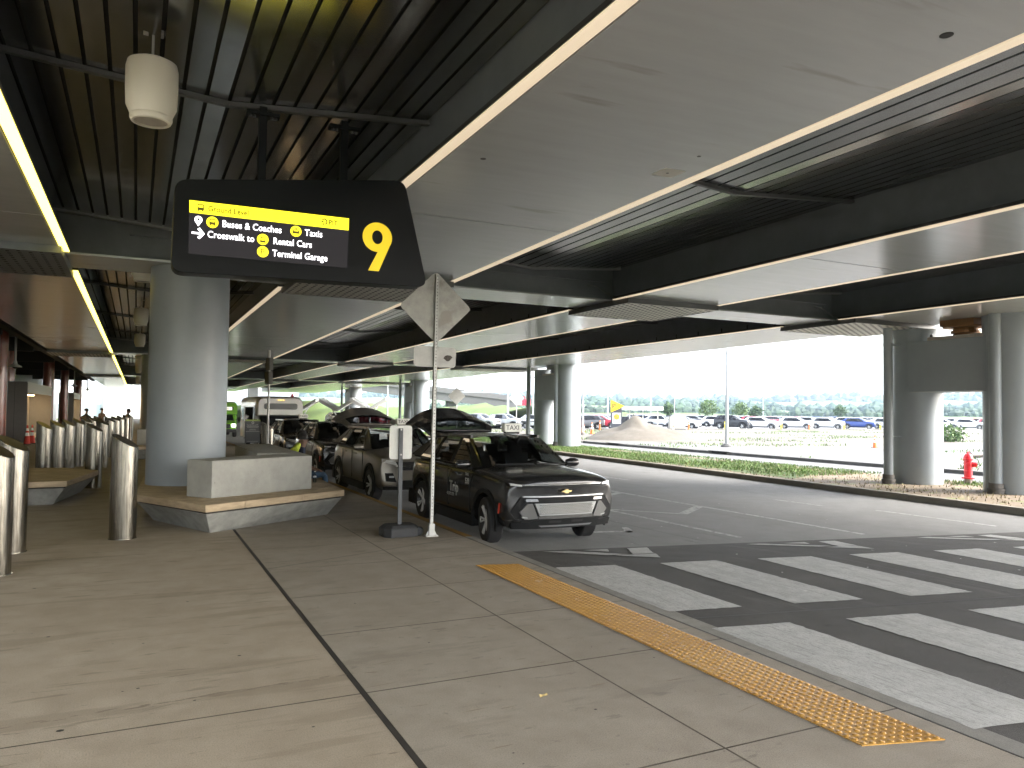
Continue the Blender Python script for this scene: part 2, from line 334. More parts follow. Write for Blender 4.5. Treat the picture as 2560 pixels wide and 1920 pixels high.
# scuffs and smears, mostly across the walking line
mb = MB()
def smear(x, y, l, w_, a):
    n_ = 7; c_, s_ = math.cos(a), math.sin(a); top = []; bot = []
    for i in range(n_+1):
        u = (i/n_-.5)*l; h_ = w_*(1-(2*i/n_-1)**2)*RN.uniform(.5, 1.2)+.001; top.append((x+u*c_-h_*s_, y+u*s_+h_*c_, .0017)); bot.append((x+u*c_+h_*s_, y+u*s_-h_*c_, .0017))
    mb.add(bot+top[::-1], [tuple(range(2*n_+2))])
for i in range(26): u = i/25; smear(-.9+2.3*u+RN.normal()*.03, 5.42+.12*u+RN.normal()*.012, RN.uniform(.05, .16), RN.uniform(.006, .014), R(4))
for i in range(170):
    y_ = 2.6+11*RN.rand()**1.3; smear(RN.uniform(-2.5, 4.3), y_, RN.uniform(.04, .28), RN.uniform(.003, .010), R(RN.normal()*9))
stuff(obj('scuff_marks', mb, ground_mat('scuff', (.235, .195, .145), (.28, .235, .175), (.2, .165, .12), big=3, mid=14, fine=140, rough=.85, bump=.2), side))
# dark gum spots
mb = MB()
for x, y, r in [(.76, 6.27, .014), (-.35, 5.25, .022), (.1, 6.9, .01), (.5, 8.2, .013), (-.6, 7.4, .016), (2.2, 6.0, .01), (3.3, 7.2, .011), (-.9, 9.4, .018), (1.0, 4.7, .01)]+[(RN.uniform(-2.5, 4.2), RN.uniform(3, 14), RN.uniform(.005, .012)) for _ in range(40)]:
    c_ = [(x+r*math.cos(k), y+r*.8*math.sin(k), .003) for k in (0, .8, 1.6, 2.4, 3.1, 3.9, 4.7, 5.5)]; mb.add(c_, [tuple(range(8))])
stuff(obj('gum_spots', mb, mat('gum', (.04, .036, .03), .8), side))
# ---- kerb
kerb = struct(obj('kerb', MB().bx(4.5, 4.65, -14, 130, -.28, -.16), JOINT))
ys = [-14+3*i for i in range(9)]; ys = [y for y in ys if y < 10.8]+[10.81+3.0*i for i in range(41)]
ke = [4.512, 4.64]
for a, b in zip(ys[:-1], ys[1:]):
    m_ = YPAINT if a > 10.5 else CONC2
    mb = MB(); mb.slabxz([(4.505, -.16), (4.66, -.16), (4.655, -.02), (4.635, -.001), (4.505, -.001)], a+.004, b-.004); obj('kerb_stone', mb, m_, kerb)
seal((4.503, -10), (4.503, 40), .014, SEAL, .0015)
mb = MB(); mb.bx(4.66, 4.74, -12, 8.3, -.03, -.017); obj('gutter_edge', mb, CONC2, kerb)
# ---- tactile plates with truncated domes
TX0, TX1 = 3.80, 4.32
dome = MB().lathe([(.018, 0), (.0155, .003), (.0105, .0056), (0, .006)], n=8).mesh('dome'); dome.polygons.foreach_set('use_smooth', [True]*len(dome.polygons)); dome.materials.append(TACT)
far = MB(); nd = 0; cols = 9; pitchd = (TX1-TX0)/cols
def tskew(x): return -.28*(x-TX0)
for k in range(7):
    y0, y1 = 3.14+k*.802, 3.14+(k+1)*.802
    mb = MB(); e = .002
    mb.prism([(TX0, y0+e), (TX1, y0+e+tskew(TX1)), (TX1, y1-e+tskew(TX1)), (TX0, y1-e)], -.01, .006)
    pl = obj('tactile_plate', mb, TACT, side)
    for j in range(14):
        for i in range(cols):
            x = TX0+pitchd*(i+.5); y = y0+.802*(j+.5)/14+tskew(x)
            if nd < 300:
                o = bpy.data.objects.new('dome', dome); COL.objects.link(o); o.parent = pl; o.location = (x, y, .006); nd += 1
            else: far.lathe([(.018, 0), (.0155, .003), (.0105, .0056), (0, .006)], (x, y, .006), 7)
o = obj('dome_rows', far, TACT, side, smooth=False); stuff(o)
# ---- a crumpled leaf on the slabs
lm = MB(); lm.add([(-.03, -.012, 0), (-.008, -.02, .008), (.03, -.004, .003), (.034, .012, .012), (.0, .02, .004), (-.028, .012, .014), (0, 0, .006)], [(0, 1, 6), (1, 2, 6), (2, 3, 6), (3, 4, 6), (4, 5, 6), (5, 0, 6)])
tag(obj('dry_leaf', lm, mat('leaf_tan', (.55, .42, .18), .8), loc=(2.49, 4.57, .004)), 'small crumpled tan dry leaf lying on the concrete paving', 'leaf')
# ---- far side: kerb, verge, service road, gravel, car park
def xk(y): return 16.03+.0637*y
fk = struct(obj('far_kerb', MB().prism([(xk(-60)+.02, -60), (xk(-60)+.2, -60), (xk(110)+.2, 110), (xk(110)+.02, 110)], -.29, -.12), JOINT))
FKM = ground_mat('far_kerb_concrete', (.24, .215, .175), (.28, .255, .21), (.19, .168, .138), big=.8, mid=4, fine=120, rough=.85, bump=.3)
y = -24.
while y < 90:
    y2 = y+3.05; a, b = y+.006, y2-.006
    mb = MB(); mb.v = []; p = [(0, -.16), (.2, -.16), (.2, .0), (.03, .0), (.005, -.03)]
    vs = [(xk(a)+q, a, z) for q, z in p]+[(xk(b)+q, b, z) for q, z in p]; n = 5
    mb.add(vs, [tuple(range(n)), tuple(range(n, 2*n))[::-1]]+[((i+1) % n, i, n+i, n+(i+1) % n) for i in range(n)])
    obj('kerb_stone', mb, FKM, fk); y = y2
struct(sheet('verge', [(xk(-60)+.19, -60), (21.9, -60), (21.9, 20), (22.6, 60), (25.5, 110), (xk(110)+.19, 110)], -.012, SOIL))
struct(sheet('turf', [(xk(17)+.55, 17), (20.6, 18.5), (21.3, 22), (21.5, 30), (22.4, 60), (23.4, 90), (xk(90)+.4, 90), (xk(40)+.45, 40)], -.006, ground_mat('turf_green', (.055, .095, .022), (.075, .12, .03), (.11, .105, .045), big=.5, mid=3, fine=30, rough=.95, bump=.9, stain=[(.8, .6, .7, (.16, .13, .085), None)])))
struct(sheet('service_road', [(21.6, -60), (26.9, -60), (27.4, 45), (28.5, 70), (24, 70), (22.2, 50), (21.6, 20)], -.16, LCONC))
gut = struct(obj('service_kerb', MB().prism([(26.35, -60), (26.75, -60), (27.1, 44), (26.75, 44)], -.25, -.02), LCONC))
for yy in (30.6, 40.3):
    mb = MB(); mb.bx(26.35+(yy+60)*.0036, 26.6+(yy+60)*.0036, yy-.55, yy+.55, -.13, -.015); obj('drain_opening', mb, mat('drain_dark', (.03, .03, .03), .8), gut)
    mb = MB(); mb.bx(26.33+(yy+60)*.0036, 26.9+(yy+60)*.0036, yy-.8, yy+.8, -.018, .01); obj('drain_cover', mb, LCONC, gut)
struct(sheet('gravel_field', [(26.7, -60), (220, -60), (220, 78), (27.5, 78)], -.10, DIRT))
struct(sheet('dirt_drive', [(28.2, 20), (34, 16), (70, 22), (70, 31), (36, 33), (30.5, 44), (28.6, 44)], -.094, LCONC))
struct(sheet('car_park', [(40, 76.4), (260, 76.4), (260, 190), (40, 190)], -.09, LOTA))
lk = struct(obj('car_park_kerb', MB().bx(40, 240, 76.0, 76.4, -.2, .03), LCONC))
# ------------------------------------------------------------------ overpass
SOF = mat('soffit_paint', (.53, .545, .55), .22, metal=.35, n=.045, nscale=2.2, stretch=(.4, 2.5, 1), bump=.035, bscale=5, spots=((.33, .315, .28), 1.3, .66, .5))
WEB = mat('web_paint', (.15, .165, .18), .42, n=.12, nscale=2)
RIB = mat('rib_black', (.29, .30, .307), .19, metal=.92, n=.08, nscale=3)
BACK = mat('rib_gap', (.006, .006, .006), .7)
RAIL = mat('rail_grey', (.07, .073, .075), .4)
STEEL = mat('column_paint', (.285, .315, .335), .38, n=.06, nscale=1.2, spots=((.2, .21, .21), 2.6, .70, .35))
TRAYM = mat('tray_white', (.62, .60, .54), .45); HOLE = mat('tray_hole', (.05, .05, .05), .8)
ov = thing('elevated_roadway', 'grey steel elevated roadway with wide box girders and black ribbed panels overhead', 'overpass', (0, 0, 0))
ZB = 4.5
def lin(a, b): return lambda y: a+b*y
G = [('L', lin(-3.75, 0), lin(-1.22, 0)), ('A', lin(2.8, 0), lin(5.25, .025)), ('C', lin(9.72, .016), lin(12.28, .012)), ('E', lin(17.2, .004), lin(19.72, .052))]
Y0, Y1 = -4, 128  # near end cut short, out of view, to let sky light under the deck
BEAMS = [(-4.0, -2.6), (15.14, 16.6), (42.2, 43.7), (72.0, 73.5), (101, 102.5)]
SPL = {'L': [12.2, 29, 56, 85], 'A': [9.63, 29.5, 55, 84], 'C': [9.27, 23.5, 36, 56, 86], 'E': [7.5, 26, 48, 60, 88]}
girders = {}
for nm, xl, xr in G:
    mb = MB(); mb.prism([(xl(Y0)+.2, Y0), (xr(Y0)-.2, Y0), (xr(Y1)-.2, Y1), (xl(Y1)+.2, Y1)], ZB+.05, 5.55)
    mb.prism([(xl(Y0), Y0), (xr(Y0), Y0), (xr(Y1), Y1), (xl(Y1), Y1)], ZB+.022, ZB+.05)
    gd = obj('box_girder', mb, WEB, ov); girders[nm] = gd
    cuts = [Y0]+SPL[nm]+[Y1]
    for a, b in zip(cuts[:-1], cuts[1:]):
        a += .015; b -= .015
        obj('soffit_plate', MB().prism([(xl(a), a), (xr(a), a), (xr(b), b), (xl(b), b)], ZB, ZB+.024), SOF, gd)
    # splice trays under each crossbeam line
    for (ya, yb_) in BEAMS[1:4]:
        a, b = ya-.75, yb_+.45; x0, x1 = xl(ya)-.06, xr(ya)+.06
        fr = MB(); fr.bx(x0, x1, a, a+.03, ZB-.12, ZB-.001); fr.bx(x0, x1, b-.03, b, ZB-.12, ZB-.001); fr.bx(x0, x0+.03, a, b, ZB-.12, ZB-.001); fr.bx(x1-.03, x1, a, b, ZB-.12, ZB-.001)
        tr = obj('tray_frame', fr, RAIL if nm != 'L' else WEB, gd)
        obj('tray_sheet', MB().bx(x0+.03, x1-.03, a+.03, b-.03, ZB-.115, ZB-.1), TRAYM if nm != 'L' else WEB, gd)
        ho = MB(); nx = int((x1-x0)/.16); ny = int((b-a)/.2)
        for i in range(nx):
            for j in range(ny):
                x = x0+.12+i*.16; yy = a+.14+j*.2+(.1 if i % 2 else 0)
                if yy < b-.1 and x < x1-.08: ho.bx(x-.025, x+.025, yy-.035, yy+.035, ZB-.119, ZB-.1145)
        stuff(obj('tray_holes', ho, HOLE, gd))
# deck slab above everything
obj('deck_slab', MB().prism([(-4.3, Y0), (21.2, Y0), (25.6, Y1), (-4.3, Y1)], 5.56, 5.95), WEB, ov)
obj('parapet', MB().prism([(20.9, Y0), (21.2, Y0), (25.6, Y1), (25.3, Y1)], 5.95, 6.9), SOF, ov)
# bays: ribbed planks folded in a shallow V, crossbeams, rails
def ceil_z(u): return 5.27-.17*u/.5 if u < .5 else 5.10+.19*(u-.5)/.5
bays = [('L', 'A'), ('A', 'C'), ('C', 'E')]
GD = {k: (a, b) for k, a, b in G}
spans = [(Y0-.02, Y0-.01), (BEAMS[0][1], BEAMS[1][0]), (BEAMS[1][1], BEAMS[2][0]), (BEAMS[2][1], BEAMS[3][0]), (BEAMS[3][1], BEAMS[4][0]), (BEAMS[4][1], Y1)]
pipeM = mat('cable_grey', (.12, .125, .13), .5)
for bi, (l, r) in enumerate(bays):
    xl, xr = GD[l][1], GD[r][0]
    for si, (a, b) in enumerate(spans):
        if si == 0: continue
        wl = lambda y: xl(y)-.2+.004; wr = lambda y: xr(y)+.2-.004
        n = round((wr((a+b)/2)-wl((a+b)/2))/.226); join = MB() if si in (0, 4, 5) else None
        for i in range(n):
            u0, u1 = (i+.06)/n, (i+.94)/n
            def pt(u, y, dz): return (wl(y)+(wr(y)-wl(y))*u, y, ceil_z(u)+dz)
            mb = join or MB(); e = .006/(wr(a)-wl(a))
            vs = [pt(u0, a, .03), pt(u0+e, a, 0), pt(u1-e, a, 0), pt(u1, a, .03), pt(u0, b, .03), pt(u0+e, b, 0), pt(u1-e, b, 0), pt(u1, b, .03)]
            mb.add(vs, [(0, 4, 5, 1), (1, 5, 6, 2), (2, 6, 7, 3), (0, 1, 2, 3), (4, 7, 6, 5), (0, 3, 7, 4)])
            if not join: obj('rib_panel', mb, RIB, ov)
        if join: stuff(obj('rib_panel', join, RIB, ov))
        bk = MB(); bk.add([pt(0, a, .045), pt(.5, a, .045), pt(1, a, .045), pt(0, b, .045), pt(.5, b, .045), pt(1, b, .045)], [(0, 1, 4, 3), (1, 2, 5, 4)]); obj('panel_backing', bk, BACK, ov)
        rails = {1: [-2.5, 3.0-6.2+4.2, 8.45], 2: [23.5, 31, 37.5], 3: [50.5, 58, 65]}.get(si, [])
        for yy in [.5, 8.45] if si == 1 else rails:
            mb = MB()
            for ua, ub in ((0, .5), (.5, 1)): mb.bar((pt(ua, yy, -.03)[0], yy, pt(ua, yy, -.03)[2]), (pt(ub, yy, -.03)[0], yy, pt(ub, yy, -.03)[2]), .07, .05)
            obj('support_rail', mb, RAIL, ov)
        for yy in (a+.05, b-.05):
            mb = MB()
            for ua, ub in ((0, .5), (.5, 1)): mb.bar((pt(ua, yy, -.02)[0], yy, pt(ua, yy, -.02)[2]), (pt(ub, yy, -.02)[0], yy, pt(ub, yy, -.02)[2]), .08, .04)
            obj('edge_trim', mb, mat('trim_grey', (.2, .21, .215), .35), ov)
    for k, (a, b) in enumerate(BEAMS):
        x0, x1 = xl(a)-.2, xr(a)+.2
        mb = MB(); mb.bx(x0, x1, a+.25, b-.25, ZB+.05, 5.5); bmx = obj('crossbeam', mb, WEB, ov)
        obj('flange', MB().bx(xl(a)+.002, xr(a)-.002, a, b, ZB+.01, ZB+.05), SOF, bmx)
        obj('stiffener', MB().bx(x0+(x1-x0)*.28, x1-.25, a+.2, a+.252, 4.98, 5.03).bx(x0+(x1-x0)*.28, x0+(x1-x0)*.28+.04, a+.2, a+.252, 4.98, 5.2), WEB, bmx)
        pts = [Vector((x1-.75, a+.2, 4.88)), Vector((x1-.55, a+.1, 4.85)), Vector((x1-.35, a+.04, 4.7)), Vector((x1-.12, a-.02, 4.62)), Vector((x1-.02, a-.1, 4.55))]
        obj('cable', MB().tube(pts, .018, 8), pipeM, bmx)
# ---- bolt rows on the web ledge of the outer girders
for nm in ('C', 'E'):
    xl = GD[nm][0]; mb = MB()
    for yy in np.arange(17.5, 41.5, 1.2): mb.bx(xl(yy)+.19, xl(yy)+.2, yy, yy+.05, 4.62, 4.74)
    for yy in np.arange(44.5, 71.5, 1.2): mb.bx(xl(yy)+.19, xl(yy)+.2, yy, yy+.05, 4.62, 4.74)
    stuff(obj('clip_row', mb, BACK, girders[nm]))
# ------------------------------------------------------------------ linear lights along the girder edges
LEDY = mat('led_yellow', (.9, .85, .5), .4, emit=(1, .80, .13), es=.65)
LEDW = mat('led_cream', (.8, .72, .6), .4, emit=(1, .80, .56), es=.062)
LEDH = mat('led_housing', (.03, .03, .03), .5)
edges = [('L', 1, 'yellow linear light over the bollards', LEDY), ('A', 0, 'cream linear light on the sign side of the kerb girder', LEDW), ('A', 1, 'cream linear light on the road side of the kerb girder', LEDW),
         ('C', 0, 'cream linear light on the kerb side of the mid-road girder', LEDW), ('C', 1, 'cream linear light on the verge side of the mid-road girder', LEDW), ('E', 0, 'cream linear light on the girder above the grey piers', LEDW)]
for nm, sd_, lab, m_ in edges:
    ex = GD[nm][sd_]; sg = -1 if sd_ == 0 else 1
    for (a, b), wh in zip(spans[1:5], (', above the crosswalk', ', past the first crossbeam', ', second bay past the crossbeam', ', in the farthest bay')):
        a2, b2 = a+.35, b-.25
        t = thing('linear_light', lab+wh, 'light', (0, 0, 0), 0, lab.replace('linear light', 'linear lights'))
        xa = lambda y: ex(y)+sg*.015; xb = lambda y: ex(y)+sg*.145
        def strip(u0, u1, z0, z1):
            A = [(xa(a2)+(xb(a2)-xa(a2))*u0, a2), (xa(a2)+(xb(a2)-xa(a2))*u1, a2), (xa(b2)+(xb(b2)-xa(b2))*u1, b2), (xa(b2)+(xb(b2)-xa(b2))*u0, b2)]
            return MB().prism(A, z0, z1)
        obj('housing', strip(-.16, 1, ZB+.012, ZB+.06), LEDH, t)
        obj('diffuser', strip(.06, .94, ZB-.004, ZB+.0118), m_, t)
# ------------------------------------------------------------------ columns and piers
def ring(mb, x, y, r, z, h=.012): mb.lathe([(r-.01, z), (r+.004, z), (r+.004, z+h), (r-.01, z+h)], (x, y, 0), 48)
def column(x, y, r, z0, z1, label, seams, group=None):
    t = thing('bridge_column', label, 'column', (x, y, z0), 0, group)
    obj('shaft', MB().lathe([(r, 0), (r, z1-z0)], n=64), STEEL, t, smooth=True)
    for s_ in seams:
        mb = MB(); ring(mb, 0, 0, r, s_-z0); obj('weld_seam', mb, STEEL, t, smooth=True)
    return t
column(.88, 15.88, .70, 0, 4.52, 'thick round grey steel column rising behind the stone bench', [2.86, 4.2])
column(.88, 42.9, .70, 0, 4.52, 'round grey steel column standing far behind the thick column at the stone bench', [2.86])
CONCL = mat('bearing_concrete', (.55, .50, .44), .8, n=.15)
BRZ = mat('bearing_bronze', (.28, .14, .05), .5, metal=.3)
def pier(x, y, k, label):
    t = thing('bridge_pier', label, 'pier', (x, y, -.05), 0, None)
    for (dx, dy, r) in ((0.05, 1.3, .65), (0, -1.45, .70)):
        s_ = obj('shaft', MB().lathe([(r, 0), (r, 4.4 if dy > 0 else 5.4)], (dx, dy, 0), 48), STEEL, t, smooth=True)
        for z in (1.55, 3.6):
            mb = MB(); ring(mb, dx, dy, r, z); obj('weld_seam', mb, STEEL, s_, smooth=True)
    obj('cap_beam', MB().bx(-.62, .62, -1.2, 1.1, 2.62, 4.02), STEEL, t, bevel=.01)
    obj('bearing_plinth', MB().bx(-.55, .4, -1.0, .55, 4.021, 4.12), CONCL, t, bevel=.01)
    obj('bearing_disc', MB().lathe([(.3, 4.12), (.3, 4.18), (.36, 4.19), (.36, 4.26), (.3, 4.27), (.3, 4.33), (.55, 4.335), (.55, 4.38)], (-.1, -.25, 0), 24).bx(-.45, .3, -.7, .25, 4.38, 4.55), BRZ if k == 0 else STEEL, t)
    for (px, py) in ((-.4, .62), (-.4, -.9)): obj('anchor_bolt', MB().cyl((px, py-.1, 4.12), (px, py-.1, 4.2), .04, n=8), RAIL, t)
    for (px, py, r) in ((-.98, 1.45, .125), (-.72, -1.42, .145)):
        mb = MB().cyl((px, py, .1), (px, py, 4.6), r, n=20); p_ = obj('drain_pipe', mb, STEEL, t, smooth=True)
        obj('pipe_base', MB().lathe([(r+.05, .0), (r+.05, .1), (r+.06, .11), (r+.06, .17), (r+.03, .18), (r+.03, .3)], (px, py, 0), 20), mat('pipe_base', (.12, .11, .10), .6), p_, smooth=True)
        for z in (1.35, 3.95):
            obj('pipe_strap', MB().lathe([(r+.012, z), (r+.012, z+.025)], (px, py, 0), 20).bar((px, py, z+.01), (px+.38, py-.12, z+.01), .05), STEEL, p_)
    return t
pier(20.1, 13.45, 0, 'grey twin-shaft steel pier with drain pipes beside the red hydrant')
pier(21.6, 38.6, 1, 'grey twin-shaft steel pier on the grass verge behind the front taxi')
pier(22.4, 65.5, 2, 'grey twin-shaft steel pier between the far diamond sign and the folded canopies')
pier(23.6, 92.5, 3, 'pale grey twin-shaft pier rising beyond the folded canopies')
# ------------------------------------------------------------------ hanging speakers
SPK = mat('speaker_white', (.72, .68, .59), .5); SPKG = mat('speaker_grille', (.36, .33, .28), .6); ROD = mat('rod_grey', (.3, .3, .29), .45)
spk = None
for i, yy in enumerate([7.36, 16.9, 26.3, 35.6, 45, 54.4, 63.8, 73.2, 82.6, 92]):
    lab = ['white pendant speaker hanging over the paving in front of the black sign', 'white pendant speaker hanging beside the top of the thick grey column'][i] if i < 2 else ['third', 'fourth', 'fifth', 'sixth', 'seventh', 'eighth', 'ninth', 'tenth'][i-2]+' white pendant speaker in the row, counted from the black hanging sign'
    if spk is None:
        spk = thing('pendant_speaker', lab, 'speaker', (.05, yy, 4.38), 0, 'pendant speakers')
        obj('body', MB().lathe([(.168, .055), (.205, .14), (.212, .30), (.212, .47), (.2, .52), (.15, .545), (0, .55)], n=40), SPK, spk, smooth=True)
        obj('rim', MB().lathe([(.138, .0), (.16, .004), (.172, .03), (.172, .052), (.15, .052), (.138, .02)], n=40), SPK, spk, smooth=True)
        obj('grille', MB().lathe([(0, .022), (.137, .018), (.14, .03)], n=32), SPKG, spk, smooth=True)
        obj('cap', MB().lathe([(.028, .545), (.028, .585), (.02, .59), (0, .59)], n=16), SPK, spk, smooth=True)
        obj('rod', MB().cyl((0, 0, .58), (0, 0, .82), .012, n=10), ROD, spk)
        obj('junction_box', MB().bx(-.085, .085, -.05, .05, .78, .83), ROD, spk, bevel=.01)
    else: dup(spk, (.05+.004*i, yy, 4.38 if yy < 20 else 4.4), 0, lab)

# small fittings on the broad soffit: drain holes and a cover plate
for x, y, r in ((4.9, 3.35, .045), (3.15, 7.2, .03), (5.05, 6.1, .02)):
    obj('drain_hole', MB().cyl((x, y, ZB-.003), (x, y, ZB+.01), r, n=14), HOLE, girders['A'])
obj('cover_plate', MB().bx(4.98, 5.24, 6.55, 6.8, ZB-.004, ZB+.01), TRAYM, girders['A']); obj('plate_hole', MB().cyl((5.1, 6.68, ZB-.006), (5.1, 6.68, ZB), .018, n=10), HOLE, girders['A'])
# ------------------------------------------------------------------ hanging wayfinding sign
BLK = mat('sign_black', (.006, .007, .008), .4, spec=.15); BLKS = mat('sign_side', (.02, .02, .022), .4)
SCR = mat('screen_dark', (.006, .006, .006), .5, spec=.1, emit=(.95, .86, .92), es=.0038)
YEL = mat('screen_yellow', (.5, .45, .02), .4, emit=(1, .86, .02), es=.22)
WHT = mat('screen_white', (.5, .5, .5), .4, emit=(1, .97, 1), es=.42)
OLV = mat('screen_olive', (.05, .045, .01), .5, emit=(.6, .45, .01), es=.012)
NINE = mat('vinyl_glow', (.82, .55, .02), .45, emit=(1, .70, .02), es=.065)  # weak glow put into the numeral's yellow
sg = thing('hanging_sign', 'black hanging airport sign with lit screen and big yellow number 9', 'sign', (0, 8.45, 3.2), 0)
def rpoly(pts, r, n=5):
    out = []; N_ = len(pts)
    for i in range(N_):
        p0, p, p1 = Vector(pts[i-1]), Vector(pts[i]), Vector(pts[(i+1) % N_]); a = (p0-p).normalized(); b = (p1-p).normalized()
        A, B = p+a*r, p+b*r
        for k in range(n+1): t_ = k/n; out.append(tuple(A*(1-t_)**2+p*2*t_*(1-t_)+B*t_**2))
    return out
house = rpoly([(.275, .05), (2.975, .115), (2.68, 1.315), (.29, .985)], .12)
obj('housing', MB().slabxz(house, -.1, .14), BLK, sg, bevel=.006)
FY = -.1
def flat(name, poly, m, dy, par=None):
    p = [(x, z-3.2) for x, z in poly]; return obj(name, MB().slabxz(p, FY-dy, FY-dy+.004), m, par or sg)
scr = flat('screen', [(.43, 3.448), (2.04, 3.449), (2.049, 3.997), (.427, 3.988)], SCR, .006)
flat('header_bar', [(.43, 3.864), (2.047, 3.866), (2.049, 3.997), (.427, 3.988)], YEL, .010, scr)
def stext(s_, x, z, size, m, bold=0., sx=1.): return text('lettering', s_, size, m, scr, (x, FY-.016, z-3.2), depth=.001, bold=bold, sx=sx*.96, sp=1.05)
stext('Ground Level', .603, 3.897, .080, OLV, .0015, .88); stext('PIT', 1.826, 3.902, .076, OLV, .002, .95)
WB = .0007
stext('Buses & Coaches', .74, 3.752, .098, WHT, WB, .86); stext('Taxis', 1.573, 3.755, .098, WHT, WB, .90)
stext('Crosswalk to', .603, 3.628, .098, WHT, WB, .85); stext('Rental Cars', 1.247, 3.629, .098, WHT, WB, .86); stext('Terminal Garage', 1.243, 3.50, .098, WHT, WB, .86)
for cx, cz in ((.648, 3.788), (1.482, 3.791), (1.145, 3.667), (1.148, 3.537)): flat('icon_disc', circle(cx, cz, .058), YEL, .010, scr)
def busicon(cx, cz, s_, m=OLV):
    flat('bus_icon', rrect(cx-.5*s_, cx+.5*s_, cz-.45*s_, cz+.55*s_, .12*s_, 2), m, .013, scr); flat('icon_window', rrect(cx-.36*s_, cx+.36*s_, cz-.02*s_, cz+.38*s_, .05*s_, 2), YEL, .016, scr)
    for q in (-.32, .32): flat('icon_wheel', rrect(cx+q*s_-.1*s_, cx+q*s_+.1*s_, cz-.62*s_, cz-.4*s_, .04*s_, 1), m, .013, scr)
busicon(.534, 3.926, .062); busicon(.648, 3.79, .058)
def caricon(cx, cz, s_, top):
    flat('car_icon', [(cx-.55*s_, cz-.35*s_), (cx+.55*s_, cz-.35*s_), (cx+.55*s_, cz), (cx+.34*s_, cz+.38*s_), (cx-.34*s_, cz+.38*s_), (cx-.55*s_, cz)], OLV, .013, scr)
    flat('icon_window', [(cx-.36*s_, cz+.04*s_), (cx+.36*s_, cz+.04*s_), (cx+.24*s_, cz+.28*s_), (cx-.24*s_, cz+.28*s_)], YEL, .016, scr)
    if top == 'sign': flat('icon_roof', rrect(cx-.14*s_, cx+.14*s_, cz+.4*s_, cz+.6*s_, .03*s_, 1), OLV, .013, scr)
    else: flat('icon_key', rrect(cx-.3*s_, cx+.35*s_, cz+.62*s_, cz+.74*s_, .03*s_, 1), OLV, .013, scr); flat('icon_key', circle(cx-.28*s_, cz+.68*s_, .15*s_, 8), OLV, .013, scr)
caricon(1.482, 3.788, .062, 'sign'); caricon(1.145, 3.652, .05, 'key')
text('lettering', 'P', .085, OLV, scr, (1.122, FY-.016, .306), depth=.001)
flat('map_pin', [(.516+.037*math.cos(R(a)), 3.80+.037*math.sin(R(a))) for a in range(-40, 221, 20)]+[(.516, 3.733)], WHT, .010, scr); flat('pin_hole', circle(.516, 3.802, .013, 10), SCR, .013, scr)
flat('arrow', [(.456, 3.652), (.540, 3.652), (.508, 3.618), (.530, 3.603), (.578, 3.661), (.530, 3.719), (.508, 3.704), (.540, 3.670), (.456, 3.670)], WHT, .010, scr)
lg = [(1.78+.035*math.cos(R(a)), 3.93+.036*math.sin(R(a))) for a in range(-80, 160, 24)]+[(1.78+.022*math.cos(R(a)), 3.93+.022*math.sin(R(a))) for a in range(150, -90, -24)]
flat('logo_swirl', lg, OLV, .013, scr); flat('logo_swirl', [(1.745, 3.935), (1.772, 3.94), (1.772, 3.925), (1.75, 3.92)], OLV, .0135, scr); flat('logo_swirl', [(1.765, 3.91), (1.778, 3.915), (1.776, 3.885), (1.768, 3.888)], OLV, .0135, scr)
# the 9: ring plus slanted tail
def arc(cx, cz, rx, rz, a0, a1, n): return [(cx+rx*math.cos(R(a0+(a1-a0)*i/n)), cz+rz*math.sin(R(a0+(a1-a0)*i/n))) for i in range(n+1)]
cx, cz = 2.374, 3.826; n9 = obj('number_nine', MB(), NINE, sg) if False else None
mb = MB(); O = arc(cx, cz, .168, .165, 0, 360, 40)[:-1]; I = arc(cx, cz, .062, .078, 0, 360, 40)[:-1]
for i in range(40):
    j = (i+1) % 40; q = [O[i], O[j], I[j], I[i]]; mb.slabxz([(x, z-3.2) for x, z in q], FY-.008, FY-.001)
tail = [(2.275, 3.446), (2.395, 3.446), (2.528, 3.765), (2.535, 3.82), (2.44, 3.80), (2.40, 3.70)]
mb.slabxz([(x, z-3.2) for x, z in tail], FY-.0085, FY-.001)
n9 = obj('number_nine', mb, NINE, sg)
for hx, zt in ((1.13, 1.06), (2.0, 1.18)):
    obj('hanger_post', MB().bx(hx-.04, hx+.04, -.04, .04, zt-.12, 1.9), BLK, sg)
    obj('hanger_bracket', MB().bx(hx-.17, hx+.17, -.06, .06, 1.80, 1.84), BLK, sg)
    mb = MB()
    for q in (-.13, -.09, .09, .13): mb.cyl((hx+q, -.02, 1.78), (hx+q, -.02, 1.81), .018, n=8)
    obj('bracket_bolts', mb, RAIL, sg)
# ------------------------------------------------------------------ stainless bollards with slanted tops
INOX = bpy.data.materials.new('brushed_inox'); INOX.use_nodes = True; MATS['inox'] = INOX
t = INOX.node_tree; b = t.nodes['Principled BSDF']; b.inputs['Metallic'].default_value = 1; b.inputs['Base Color'].default_value = (.50, .47, .40, 1)
tc = t.nodes.new('ShaderNodeTexCoord'); mp = t.nodes.new('ShaderNodeMapping'); mp.inputs['Scale'].default_value = (26, 26, 1.2); no = t.nodes.new('ShaderNodeTexNoise'); no.inputs['Scale'].default_value = 2.0; no.inputs['Detail'].default_value = 9; no.inputs['Roughness'].default_value = .7
rp = t.nodes.new('ShaderNodeMapRange'); rp.inputs['To Min'].default_value = .10; rp.inputs['To Max'].default_value = .34
bp = t.nodes.new('ShaderNodeBump'); bp.inputs['Strength'].default_value = .16; bp.inputs['Distance'].default_value = .01
